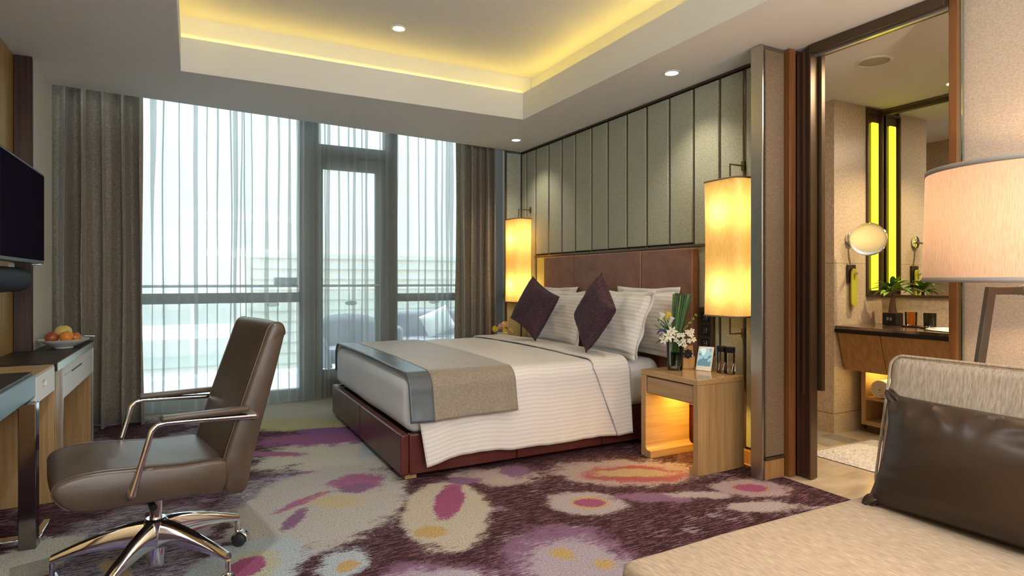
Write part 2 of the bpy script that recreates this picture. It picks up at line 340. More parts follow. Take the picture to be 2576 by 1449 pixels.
def build(name, mb, m, parent=None, bevel=0, seg=2, smooth=None, solid=0, sub=0, loc=None, off=0):
    me = bpy.data.meshes.new(name); me.from_pydata(mb.v, [], mb.f); me.materials.append(M[m] if isinstance(m, str) else m)
    if mb.uv:
        ul = me.uv_layers.new(name='uv')
        for lp in me.loops: ul.data[lp.index].uv = mb.uv.get(lp.vertex_index, (0, 0))
    b = bmesh.new(); b.from_mesh(me); bmesh.ops.recalc_face_normals(b, faces=b.faces); b.to_mesh(me); b.free()
    o = bpy.data.objects.new(name, me); COL.objects.link(o)
    if smooth is None: smooth = True
    if smooth:
        me.shade_smooth()
        if not sub: 
            me.set_sharp_from_angle(angle=R(35))
    if solid:
        q = o.modifiers.new('solid', 'SOLIDIFY'); q.thickness = solid; q.offset = off
    if bevel:
        q = o.modifiers.new('bevel', 'BEVEL'); q.width = bevel; q.segments = seg; q.limit_method = 'ANGLE'; q.angle_limit = R(40)
    if sub:
        q = o.modifiers.new('sub', 'SUBSURF'); q.levels = sub; q.render_levels = sub
    if parent: adopt(o, parent)
    return o
def wm(o):
    """world matrix of a chain built from plain locations/rotations"""
    m_ = Matrix.LocRotScale(o.location, o.rotation_euler, o.scale)
    return (wm(o.parent) @ o.matrix_parent_inverse @ m_) if o.parent else m_
def adopt(o, parent):
    inv = wm(parent).inverted(); o.parent = parent; o.matrix_parent_inverse = inv
def tag(o, label, cat, group=None, kind=None):
    o['label'] = label; o['category'] = cat
    if group: o['group'] = group
    if kind: o['kind'] = kind
    return o
def thing(name, label, cat, loc=(0, 0, 0), group=None, rz=0):
    o = bpy.data.objects.new(name, None); COL.objects.link(o); o.location = loc; o.rotation_euler = (0, 0, rz); o.empty_display_size = .05
    return tag(o, label, cat, group)
def struct(name, mb, m, parent=None, **k):
    o = build(name, mb, m, parent, **k); o['kind'] = 'structure'; return o
def copy_tree(o, parent=None, delta=None):
    c = o.copy(); COL.objects.link(c)
    if parent is not None: c.parent = parent
    if delta is not None: c.location = Vector(o.location)+Vector(delta)
    for ch in list(o.children): copy_tree(ch, c)
    return c
def nz(x, y=0., z=0.): return noise.noise(Vector((x, y, z)))
def BX(*a): return MB().box(*a)

# ------------------------------------------------------------------ the room shell
CE = 2.55
floor = struct('floor', MB().box(-1.4, 3.1, -3.6, 6.4, -.05, 0), 'carpet')
fb = bpy.data.objects.new('floor_bathroom', None); COL.objects.link(fb); fb['kind'] = 'structure'
struct('slab', BX(3.1, 5.1, -3.6, 6.4, -.07, -.006), 'darkbronze', fb)
xs = [3.102, 3.70, 4.30, 5.0]; ys = [.6, 1.2, 1.8, 2.4, 2.72, 3.4, 4.4]
for i in range(3):
    for j in range(6):
        struct('tile', BX(xs[i]+.001, xs[i+1]-.001, ys[j]+.001, ys[j+1]-.001, -.01, 0), 'stonefloor', fb)
struct('grey_border', BX(3.95, 4.30, 2.55+.15, 2.92, .0, .002), noisy(mat('grey_marble', rough=.25), (.24, .22, .19), (.36, .33, .28), (8, 8, 8), 6), fb)

def plate(name, xs_, ys_, z0, z1, skip, m):
    mb = MB()
    for i in range(len(xs_)-1):
        for j in range(len(ys_)-1):
            if (i, j) not in skip: mb.box(xs_[i], xs_[i+1], ys_[j], ys_[j+1], z0, z1)
    return mb
TX0, TX1, TY0, TY1 = -.075, 2.505, .55, 4.53
ceil = bpy.data.objects.new('ceiling', None); COL.objects.link(ceil); ceil['kind'] = 'structure'
mb = MB()
def slabpoly(poly, z0, z1): mb.prism(poly, (z0, z1), 'z')
slabpoly([(-1.3, -3.6), (5.1, -3.6), (5.1, TY0), (-1.3, TY0)], CE, CE+.12)
slabpoly([(-1.3, TY0), (TX0, TY0), (TX0, TY1), (-1.3, TY1)], CE, CE+.12)
slabpoly([(TX1, TY0), (5.1, TY0), (5.1, TY1), (TX1, TY1)], CE, CE+.12)
slabpoly([(-1.3, TY1), (5.1, TY1), (5.1, 5.45), (3.14, 5.70), (-.88, 5.27), (-1.3, 5.22)], CE, CE+.12)
struct('soffit', mb, 'ceiling', ceil, smooth=False)
# fascia ring of the tray, cove ledge outside it, upper ceiling
mb = MB(); FZ = 2.775; t = .02
mb.box(TX0-t, TX1+t, TY1-.003, TY1+t, CE-.001, FZ); mb.box(TX0-t, TX1+t, TY0-t, TY0+.003, CE-.001, FZ)
mb.box(TX0-t, TX0+.003, TY0, TY1-.003, CE-.001, FZ); mb.box(TX1-.003, TX1+t, TY0, TY1-.003, CE-.001, FZ)
struct('tray_fascia', mb, 'ceiling', ceil, smooth=False)
CW = .17; UZ = 2.975
mb = MB(); a0, a1, b0, b1 = TX0-CW, TX1+CW, TY0-CW, TY1+CW
mb.box(a0, a1, TY1+t, b1, FZ-.07, FZ-.05); mb.box(a0, a1, b0, TY0-t, FZ-.07, FZ-.05)
mb.box(a0, TX0-t, TY0, TY1, FZ-.07, FZ-.05); mb.box(TX1+t, a1, TY0, TY1, FZ-.07, FZ-.05)
mb.box(a0, a1, b1, b1+.03, FZ-.07, UZ+.02); mb.box(a0, a1, b0-.03, b0, FZ-.07, UZ+.02)
mb.box(a0-.03, a0, b0, b1, FZ-.07, UZ+.02); mb.box(a1, a1+.03, b0, b1, FZ-.07, UZ+.02)
# stepped moulding of the cove back wall
mb.box(a0, a1, b1-.012, b1, FZ-.05, FZ+.052)
struct('cove_box', mb, 'ceiling', ceil, smooth=False)
struct('upper_ceiling', BX(a0, a1, b0, b1, UZ, UZ+.04), 'ceiling', ceil, smooth=False)
mb = MB(); mb.box(-1.4, 3.3, 5.0, 6.35, 2.88, 2.92)
struct('curtain_pocket', mb, 'ceiling', ceil, smooth=False)
COVE = (1, .68, .10)
area('cove_light_back', ((TX0+TX1)/2, TY1+.085, FZ-.035), (R(180-76), 0, 0), TX1-TX0+.15, .04, 24, COVE, 78)
area('cove_light_front', ((TX0+TX1)/2, TY0-.085, FZ-.035), (R(180+76), 0, 0), TX1-TX0+.15, .04, 24, COVE, 78)
area('cove_light_left', (TX0-.085, (TY0+TY1)/2, FZ-.035), (R(180), R(-76), 0), .04, TY1-TY0, 34, COVE, 78)
area('cove_light_right', (TX1+.085, (TY0+TY1)/2, FZ-.035), (R(180), R(76), 0), .04, TY1-TY0, 34, COVE, 78)

# walls
struct('wall_left', BX(-1.1, -.97, -3.6, 4.67, 0, CE), 'goldwall', smooth=False)
struct('wall_left_window_end', BX(-1.1, -.88, 4.70, 5.27, 0, CE), 'whitewall', smooth=False)
struct('wall_left_pocket', BX(-1.4, -1.2, 5.27, 6.4, 0, 2.9), 'darkbronze', smooth=False)
col = tag(build('trim_1', BX(-.97, -.878, 4.665, 4.70, 0, CE-.002), 'darkwood', bevel=.004), 'tall dark rosewood column strip beside the wall television', 'column'); col['kind'] = 'structure'; del col['category']
struct('wall_rear', BX(-1.1, 5.1, -3.7, -3.6, 0, CE), 'wallpaper', smooth=False)

wr = bpy.data.objects.new('wall_right', None); COL.objects.link(wr); wr['kind'] = 'structure'
struct('backing', BX(3.16, 3.30, 2.50, 5.9, 0, CE), 'panel_edge', wr, smooth=False)
seams = [5.695, 5.58, 5.387, 5.127, 4.886, 4.656, 4.398, 4.16, 3.905, 3.661, 3.409, 3.164, 2.924, 2.716, 2.50]
for i in range(len(seams)-1):
    y1, y0 = seams[i], seams[i+1]; low = 1.425 if 2 <= i <= 10 else .09
    z1 = CE-.025
    build('panel', BX(3.13, 3.165, y0+.018, y1-.006, low+.012, z1), 'panel', wr, bevel=.006)
    build('seam_trim', BX(3.136, 3.155, y0+.001, y0+.010, low, z1+.01), 'bronze', wr)
    if low > 1: build('panel', BX(3.145, 3.165, y0+.004, y1-.002, .09, low-.015), 'panel', wr, bevel=.002) if not 2.9 < y0 < 5.3 else None
build('ceiling_trim', BX(3.125, 3.16, 2.50, 5.70, CE-.018, CE-.002), 'darkbronze', wr)
build('panel_sill', BX(3.118, 3.16, 2.93, 5.40, 1.405, 1.425), 'bronze', wr, bevel=.002)
build('lower_board', BX(3.15, 3.165, 2.93, 5.40, .09, .80), 'walnut', wr)
build('skirting', BX(3.12, 3.16, 2.50, 5.70, 0, .085), 'walnut', wr, bevel=.003)
# tinted mirrors either side of the headboard
for (y0, y1) in ((2.935, 3.095), (5.105, 5.383)):
    build('mirror_strip', BX(3.14, 3.15, y0, y1, .80, 1.403), 'tealglass', wr)
# window-side pier in the same fabric
wp = bpy.data.objects.new('wall_pier', None); COL.objects.link(wp); wp['kind'] = 'structure'
struct('pier_core', BX(2.93, 3.16, 5.72, 6.35, 0, 2.9), 'panel_edge', wp, smooth=False)
build('panel', BX(2.955, 3.125, 5.698, 5.72, .09, CE-.02), 'panel', wp, bevel=.006)
build('edge_trim', BX(2.925, 2.945, 5.69, 5.74, 0, CE-.002), 'bronze', wp, bevel=.002)
build('skirting', BX(2.95, 3.13, 5.69, 5.70, 0, .085), 'walnut', wp)

# the fin between bedroom and bathroom opening
pf = bpy.data.objects.new('wall_fin', None); COL.objects.link(pf); pf['kind'] = 'structure'
struct('fin_core', BX(2.94, 3.14, 2.425, 2.495, 0, CE-.003), 'panel_edge', pf, smooth=False)
build('edge_plate', BX(2.928, 2.942, 2.418, 2.50, 0, CE-.004), 'steel', pf, bevel=.003)
build('panel', BX(2.952, 3.112, 2.412, 2.428, .135, CE-.03), noisy(mat('panel_linen_brown', rough=.85), (.12, .085, .05), (.24, .17, .11), (160, 160, 110), 3, .3, .7, .35, dist=.004), pf, bevel=.005)
build('plinth', BX(2.950, 3.114, 2.414, 2.428, 0, .115), 'walnut', pf, bevel=.002)
build('bead', BX(2.950, 3.114, 2.408, 2.426, .115, .13), 'darkbronze', pf, bevel=.002)

dj = bpy.data.objects.new('door_1', None); COL.objects.link(dj); dj['kind'] = 'structure'
build('jamb', BX(3.125, 3.18, 2.385, 2.49, 0, CE-.004), 'orangewood', dj, bevel=.004)
build('reveal', BX(3.18, 3.34, 2.395, 2.62, 0, CE-.004), 'darkbronze', dj)
lf = build('sliding_leaf', BX(3.188, 3.24, 2.30, 2.40, .01, CE-.03), 'darkwood', dj, bevel=.002)
build('leaf_edge', BX(3.186, 3.246, 2.292, 2.302, .008, CE-.03), 'bronze', lf)
build('pull_rail', BX(3.176, 3.190, 2.325, 2.335, .50, CE-.04), 'bronze', lf)
build('leaf_frame', BX(3.183, 3.190, 2.365, 2.378, .02, CE-.04), 'bronze', lf)
build('second_leaf', BX(3.255, 3.285, 2.27, 2.40, .52, CE-.03), 'bronze', dj)
build('head_track', BX(3.185, 3.30, 1.585, 2.30, CE-.055, CE-.003), 'darkbronze', dj, bevel=.002)
build('head_channel', BX(3.225, 3.25, 1.585, 2.30, CE-.068, CE-.055), 'satinmetal', dj)
build('right_post', BX(3.225, 3.30, 1.548, 1.585, 0, CE-.003), 'orangewood', dj, bevel=.003)
build('glass_strip', BX(3.245, 3.262, 1.535, 1.548, 0, CE-.003), 'tealglass', dj)
struct('wall_right_living', BX(3.27, 3.40, -3.6, 1.54, 0, CE), 'wallpaper', smooth=False)

# ------------------------------------------------------------------ windows and outdoors
wn = bpy.data.objects.new('window_1', None); COL.objects.link(wn); wn['kind'] = 'structure'
GF = mat('grey_aluminium', (.16, .17, .165), .45, .3)
WY0, WY1 = 6.22, 6.32
for nm, b in (('sill', (-1.2, 3.0, WY0, WY1, 0, .10)), ('mullion', (.925, 1.105, WY0-.02, WY1, 0, 2.88)), ('left_frame', (-1.2, -1.1, WY0, WY1, .1, 2.88)),
              ('transom', (-1.1, .925, WY0, WY1, .955, 1.05)), ('door_header', (1.105, 1.80, WY0, WY1, 2.42, 2.535)),
              ('mullion', (1.78, 1.91, WY0-.02, WY1, 0, 2.88)), ('transom', (1.91, 2.95, WY0, WY1, .945, 1.03))):
    build(nm, BX(*b), GF, wn, bevel=.004)
for b in ((-1.1, .925, .10, .955), (-1.1, .925, 1.05, 2.88), (1.91, 2.95, .10, .945), (1.91, 2.95, 1.03, 2.88), (1.105, 1.78, 2.535, 2.88)):
    build('pane', BX(b[0], b[1], 6.265, 6.272, b[2], b[3]), 'glass', wn)
dr = bpy.data.objects.new('door_2', None); COL.objects.link(dr); dr['kind'] = 'structure'
mb = MB(); mb.box(1.108, 1.15, 6.225, 6.285, .1, 2.415); mb.box(1.685, 1.778, 6.225, 6.285, .1, 2.415); mb.box(1.15, 1.685, 6.225, 6.285, 2.29, 2.415); mb.box(1.15, 1.685, 6.225, 6.285, .1, .27)
build('door_frame', mb, GF, dr, bevel=.003)
build('pane', BX(1.15, 1.685, 6.25, 6.256, .27, 2.29), 'glass', dr)
build('door_handle', MB().tube([(1.71, 6.225, 1.12), (1.71, 6.18, 1.12), (1.60, 6.18, 1.12)], .010, 8), 'satinmetal', dr)

bal = struct('floor_balcony', BX(-3, 6, 6.34, 8.6, -.08, -.02), mat('pale_balcony_tile', (.78, .78, .78), .6))
rl = thing('balcony_railing', 'glass balcony railing with a grey metal handrail outside the windows', 'railing', (1, 8.3, -.02))
build('handrail', BX(-2.6, 5.6, 8.27, 8.33, 1.08, 1.115), GF, rl, bevel=.006)
for x in (-2.4, -1.2, 3.65, 4.9): build('post', BX(x-.02, x+.02, 8.28, 8.32, -.02, 1.08), GF, rl)
for i, x in enumerate((-2.4, -1.2, 0.0, 1.25, 2.45, 3.65)): build('glass_panel', BX(x+.03, x+1.17, 8.296, 8.304, .06, 1.0), 'glass', rl)
for x in (.9, 1.9, 3.1): build('clamp', MB().lathe([(0.0, -.012), (.06, -.012), (.06, .012), (0.0, .012)], (x, 8.285, .86), 12, 'y', sx=1.4, sy=.55), 'satinmetal', rl)
tag(build('meter_box', BX(.92, 1.20, 8.24, 8.36, 1.116, 1.21), GF, bevel=.01), 'small grey metal box sitting on the balcony handrail', 'box')
WK = mat('grey_wicker', (.30, .30, .33), .8)
so = thing('outdoor_sofa', 'grey wicker outdoor sofa on the balcony behind the right sheer', 'sofa', (2.75, 7.6, -.02))
build('seat', BX(2.3, 3.7, 7.25, 8.0, .12, .40), WK, so, bevel=.05, seg=4); build('backrest', BX(2.25, 3.75, 7.95, 8.12, .12, .76), WK, so, bevel=.07, seg=4)
build('arm', BX(2.15, 2.32, 7.25, 8.05, .0, .60), WK, so, bevel=.06, seg=4); build('arm', BX(3.6, 3.8, 7.25, 8.05, .0, .60), WK, so, bevel=.06, seg=4)
for x in (2.3, 3.6):
    for y in (7.35, 7.95): build('leg', BX(x-.02, x+.02, y-.02, y+.02, -.02, .13), GF, so)
oc = thing('balcony_armchair', 'round-backed grey wicker armchair on the balcony behind the glass door', 'chair', (1.75, 7.3, -.02))
mb = MB(); mb.grid(lambda u, v: (1.70+.38*math.cos(R(-40+260*u))*(1+.1*v), 7.35+.36*math.sin(R(-40+260*u))*(1+.1*v), .15+v*(.20+.40*math.sin(math.pi*min(1, max(0, u)))**.6)), 26, 6)
build('shell', mb, WK, oc, solid=.04); build('seat', MB().lathe([(0, .2), (.33, .2), (.35, .28), (.33, .36), (0, .37)], (1.70, 7.35, 0), 22), WK, oc)
build('pedestal', MB().lathe([(.25, -.02), (.25, .0), (.04, .02), (.04, .2)], (1.70, 7.35, 0), 16), GF, oc)
def pillow(w_, h_, t_, n=18, pw=.42, ear=.04, flange=0, crease=0, seed=0, uvs=1):
    """closed puffy pillow in local XZ, thickness along Y"""
    mb = MB()
    def fn(sgn):
        def f(u, v):
            a, b = 2*u-1, 2*v-1
            edge = max(0, (1-abs(a)**2.6))**pw*max(0, (1-abs(b)**2.6))**pw
            bow = 1-ear*(1-abs(a)**2)*abs(b)**3
            bow2 = 1-ear*(1-abs(b)**2)*abs(a)**3
            x = a*w_/2*bow2; z = b*h_/2*bow
            wr_ = crease*(nz(a*3+seed, b*3, seed)+.6*nz(a*8+seed, b*8, seed+3))*edge
            return (x, sgn*(t_/2*edge+.002)+wr_*(1 if sgn > 0 else .5), z)
        return f
    mb.grid(fn(1), n, n, lambda u, v: (u*w_*uvs, v*h_*uvs)); mb.grid(fn(-1), n, n, lambda u, v: (u*w_*uvs, v*h_*uvs))
    k = (n+1)**2
    rim = [i*(n+1) for i in range(n+1)]+[n*(n+1)+j for j in range(1, n+1)]+[i*(n+1)+n for i in range(n-1, -1, -1)]+[j for j in range(n-1, 0, -1)]
    for i in range(len(rim)):
        a, b = rim[i], rim[(i+1) % len(rim)]; mb.f.append((a, b, b+k, a+k))
    return mb
def place(o_, loc, rot): 
    return Matrix.LocRotScale(Vector(loc), __import__('mathutils').Euler(rot), None)
op = pillow(.42, .34, .14).xf(place(None, (2.95, 7.74, .60), (R(-15), R(-22), 0)))
tag(build('balcony_cushion', op, 'satin_white'), 'white cushion tipped up on the balcony sofa', 'cushion')

# distant buildings, with the haze put into their pale colours
dbm = noisy(mat('hazy_facade', rough=.9), (.66, .62, .54), (.74, .70, .62), (1, 1, 1), 2); dbs = mat('hazy_spandrel', (.54, .53, .49), .8)
db = thing('office_building', 'pale hazy office building with horizontal window bands beyond the balcony', 'building', (22, 70, -30))
build('facade', BX(5, 45, 70, 85, -40, 5.0), dbm, db)
for k in range(26): build('window_band', BX(5.4, 44.6, 69.7, 70.05, 3.6-k*1.15, 4.1-k*1.15), dbs, db)
d2 = thing('low_building', 'low pinkish hazy building seen through the lower left pane', 'building', (-10, 60, -30))
build('facade', BX(-40, 5, 60, 80, -40, -4), mat('hazy_pink', (.70, .60, .58), .9), d2)
for k in range(8): build('window_band', BX(-39, 4.5, 59.8, 60.05, -6.4-k*2.6, -5.4-k*2.6), dbs, d2)
struct('ground_outside', BX(-200, 200, 10, 300, -45, -42), mat('hazy_ground', (.60, .56, .54), .9))

# ------------------------------------------------------------------ curtains
def curtain(x0, x1, y, z0, z1, k, ax, ay, seed, nu, nv=14, flare=.0, mat_='drape', gather=.12, lean=0.):
    mb = MB(); r = random.Random(seed); ph = [0.]
    for i in range(nu): 
        ph.append(ph[-1]+(.55+.9*r.random() if False else 1.0+.75*nz(i*.05*k, seed)))
    tot = ph[-1]; ph = [p_/tot*2*math.pi*k for p_ in ph]
    def fn(u, v):
        i = u*nu; j = min(int(i), nu-1); p_ = ph[j]+(ph[j+1]-ph[j])*(i-j)
        sw = 1+flare*(v-.5)*2
        A = (.80+.55*nz(p_*.45, seed+v*1.1, 4))*(1-gather*(1-v))
        xc = (x0+x1)/2; t_ = x0+(x1-x0)*u
        p2 = p_+.7*nz(p_*.3, v*2, seed)
        x = xc+(t_-xc)*sw+ax*A*math.sin(p2)+lean*v
        yy = y+ay*A*math.cos(p2)+.10*ay*math.cos(p2*2.3+seed)+.2*ay*nz(p2*.8, v*3, seed)
        return (x, yy, z1+(z0-z1)*v)
    mb.grid(fn, nu, nv); return mb
c1 = thing('drape', 'full-height taupe drape gathered at the left end of the window', 'curtain', (-.7, 5.8, .0), 'taupe drapes flanking the window')
build('cloth', curtain(-1.07, -.355, 5.74, .005, 2.8, 5.6, .046, .105, 3, 320, flare=.02), 'drape', c1, solid=.003)
c2 = thing('drape', 'full-height taupe drape gathered between the window and the far bedside lamp', 'curtain', (2.7, 5.95, .0), 'taupe drapes flanking the window')
build('cloth', curtain(2.44, 2.88, 5.82, .005, 2.8, 4.8, .038, .085, 11, 300, flare=.01), 'drape', c2, solid=.003)
def sheer_sheet(x0, x1, y, z0, z1, seed, nv=30):
    """flat voile with irregular triple-layer pleats that wander and open with height"""
    r_ = random.Random(seed); folds = []; x = x0+.03
    while x < x1-.04:
        folds.append((x, r_.choice((.004, .005, .007, .010, .014, .018)), r_.random()*9)); x += r_.uniform(.035, .135)
    n = len(folds); nu = 2+n*9
    def row(v):
        pts = [(x0, 0.)]
        for (c, b_, q) in folds:
            cc = c+.016*nz(v*1.3, q*7)+.006*nz(v*4, q*3); bb = b_*max(.12, .9+1.5*nz(v*1.7+q, q*5))
            last = pts[-1][0]
            for t in (.25, .5, .75): pts.append((last+(cc+bb-last)*t, .012*math.sin(q*3+t*3)+.024*(1-t) if len(pts) > 1 else 0))
            pts += [(cc+bb*.7, .0), (cc+bb, .003), (cc+bb*.6, .008), (cc-bb*.6, .016), (cc-bb, .021), (cc-bb*.6, .025)]
        pts.append((x1, 0.)); return pts
    mb = MB(); rows = []
    for j in range(nv+1):
        v = j/nv; rows.append([(px, y+py+.018*math.sin(px*9+seed)+.01*nz(px*3, v*2, seed), z1+(z0-z1)*v) for px, py in row(v)])
    m_ = len(rows[0])
    for rr_ in rows: mb.v += rr_
    for j in range(nv):
        for i in range(m_-1): a = j*m_+i; mb.f.append((a, a+1, a+m_+1, a+m_))
    return mb
for (x0, x1, y, sd, lab) in ((-.52, 1.10, 6.03, 5, 'white sheer curtain across the wide left window'), (1.06, 2.54, 6.09, 9, 'white sheer curtain across the balcony door and right window')):
    s_ = thing('sheer_curtain', lab, 'curtain', ((x0+x1)/2, 6.0, 0), 'sheer curtains over the window')
    build('cloth', sheer_sheet(x0, x1, y, .015, 2.82, sd), 'sheer', s_)
tr_ = thing('curtain_track', 'dark curtain track hidden in the ceiling pocket over the window', 'curtain track', (1, 5.9, 2.8))
build('rail', BX(-1.1, 2.92, 5.78, 5.80, 2.81, 2.86), 'darkbronze', tr_); build('rail', BX(-1.1, 2.92, 6.02, 6.04, 2.83, 2.86), 'darkbronze', tr_)

# ------------------------------------------------------------------ bed
bed = thing('bed', 'large bed with maroon leather base, white mattress and brown leather headboard', 'bed', (2.0, 4.37, 0))
bx0, bx1, by0, by1 = 1.066, 3.045, 3.39, 5.345
ys_ = [by0, 4.37, by1]
for i in range(2): build('base_panel', BX(bx0, bx0+.05, ys_[i]+.002, ys_[i+1]-.002, .03, .268), 'maroon', bed, bevel=.008, seg=3)
xs_ = [bx0+.05, 1.83, 2.5, bx1]
for i in range(3):
    build('base_panel', BX(xs_[i]+.002, xs_[i+1]-.002, by0, by0+.05, .03, .268), 'maroon', bed, bevel=.008, seg=3)
    build('base_panel', BX(xs_[i]+.002, xs_[i+1]-.002, by1-.05, by1, .03, .268), 'maroon', bed, bevel=.008, seg=3)
build('platform', BX(bx0+.05, bx1, by0+.05, by1-.05, .035, .255), 'black', bed)
for (x, y) in ((1.10, 3.42), (1.10, 5.26), (2.9, 3.42), (2.9, 5.26)): build('foot', BX(x, x+.07, y, y+.05, 0, .03), 'oak', bed)
# mattress: rounded box
def rbox(x0, x1, y0, y1, z0, z1, r, n=6, wave=0):
    mb = MB(); cx_, cy_, cz_ = (x0+x1)/2, (y0+y1)/2, (z0+z1)/2; hx, hy, hz = (x1-x0)/2, (y1-y0)/2, (z1-z0)/2
    b = bmesh.new(); bmesh.ops.create_cube(b, size=2); bmesh.ops.subdivide_edges(b, edges=b.edges, cuts=2*n+1, use_grid_fill=True)
    vs = []
    m_ = n*2+2
    for v in b.verts:
        def rem(t, h):  # pack most of the grid lines into the rounded edge
            s_ = 1 if t >= 0 else -1; a_ = abs(t)
            return s_*((h-r)*min(1, a_/.34) if a_ < .34 else (h-r)+r*(a_-.34)/.66)
        p_ = Vector((rem(v.co.x, hx), rem(v.co.y, hy), rem(v.co.z, hz)))
        q = Vector((max(-(hx-r), min(hx-r, p_.x)), max(-(hy-r), min(hy-r, p_.y)), max(-(hz-r), min(hz-r, p_.z))))
        d = p_-q
        if d.length > 1e-9:
            mx = max(abs(d.x), abs(d.y), abs(d.z)); d = d.normalized()*mx
        p_ = q+d
        if wave: p_ += Vector((wave*nz(p_.x*6, p_.y*6, p_.z*9), wave*nz(p_.y*6, p_.z*9, 3), wave*nz(p_.x*5, p_.y*5, 8)))
        vs.append((p_.x+cx_, p_.y+cy_, p_.z+cz_)); 
    b.verts.index_update()
    mb.add(vs, [tuple(v.index for v in f.verts) for f in b.faces]); b.free(); return mb
build('mattress', rbox(bx0+.03, bx1-.01, by0-.01, by1+.01, .262, .60, .085, 6, .006), 'sheet', bed)
# headboard
hb0, hb1 = 3.10, 5.10
ys_ = [hb0, 3.86, 4.54, hb1] if False else [hb0, 3.64, 4.57, hb1]
for i in range(3): build('headboard_panel', BX(3.050, 3.116, ys_[i]+.002, ys_[i+1]-.002, .30, 1.398), 'headleather', bed, bevel=.014, seg=3)
build('headboard_core', BX(3.070, 3.118, hb0+.01, hb1-.01, .05, 1.38), 'maroon', bed)

def drape_sheet(x0, x1, ytop0, ytop1, zt, znear, zfar, off, nx=60, seed=0, wav=.012, r=.075, hemfn=None, x0fn=None, crown=.012, flare=.03):
    """cloth laid over the mattress: hangs at the near side (small y) to znear and at the far side to zfar; r is edge radius"""
    z_t = zt+off; yn = ytop0-off; yf = ytop1+off; rr = r+off
    mb = MB()
    def path(x, u):
        zn = hemfn(x) if hemfn else znear
        l1 = max(.01, z_t-rr-zn); la = rr*math.pi/2; l2 = (yf-yn)-2*rr; l3 = max(.01, z_t-rr-zfar)
        tot = l1+la+l2+la+l3; s_ = u*tot
        if s_ < l1:
            k_ = (l1-s_)/l1; return (yn-flare*k_, zn+s_, s_, 1-s_/l1)
        s2 = s_-l1
        if s2 < la: a_ = s2/rr; return (yn+rr-rr*math.cos(a_), z_t-rr+rr*math.sin(a_), s_, 0)
        s2 -= la
        if s2 < l2: return (yn+rr+s2, z_t+crown*math.sin(math.pi*s2/l2), s_, 0)
        s2 -= l2
        if s2 < la: a_ = s2/rr; return (yf-rr+rr*math.sin(a_), z_t-rr+rr*math.cos(a_), s_, 0)
        s2 -= la
        return (yf, z_t-rr-s2, s_, 0)
    def fn(u, v):
        xa = x0fn(v) if x0fn else x0
        x = xa+(x1-xa)*u; y, z, s_, h_ = path(x, v)
        y += wav*h_*(1.6*nz(x*4.5, seed)+nz(x*11, seed+2, z*2)) 
        zz = .0035*nz(x*5, y*5, seed)*(1 if h_ == 0 else 0)
        return (x, y, z+zz)
    mb.grid(fn, nx, 150, lambda u, v: ((x0+(x1-x0)*u), path((x0+(x1-x0)*u), v)[2]))
    return mb
def duvet_hem(x):
    return .108-.0*x+.045*max(0, min(1, (1.75-x)/.25))*0+.05*math.exp(-((x-1.55)/.18)**2)*.35-.03*math.exp(-((x-1.18)/.10)**2)+.012*nz(x*6)
dv = thing('duvet', 'white satin-striped duvet draped over the bed with its top edge folded back', 'duvet', (1.9, 4.37, .6))
build('cover', drape_sheet(1.115, 2.72, by0-.02, by1+.02, .605, .10, .30, .010, 90, 2, .016, .08, duvet_hem,
      x0fn=lambda v: 1.115+(.085*max(0, 1-v/.17)**.7 if v < .17 else 0)), 'linen', dv, solid=.008)
build('fold_back', drape_sheet(2.40, 2.70, by0-.02, by1+.02, .605, .105, .30, .028, 30, 5, .016, .08, lambda x: .108+.012*nz(x*6),
      x0fn=lambda v: 2.395+.18*max(0, 1-v/.17) if v < .17 else 2.395+.03*math.sin(v*3)), 'linen', dv, solid=.012)
rn = thing('bed_runner', 'taupe bed runner with a slate satin border across the foot of the bed', 'bed runner', (1.4, 4.37, .62))
build('panel', drape_sheet(1.245, 1.80, by0-.02, by1+.02, .605, .35, .38, .022, 40, 7, .010, .09, lambda x: .345+.012*nz(x*5)+(x-1.2)*.02), 'runner', rn, solid=.006)
build('satin_border', drape_sheet(1.10, 1.247, by0-.02, by1+.02, .605, .35, .38, .021, 12, 7, .010, .09, lambda x: .345+.012*nz(x*5), crown=.010), 'satin', rn, solid=.007)

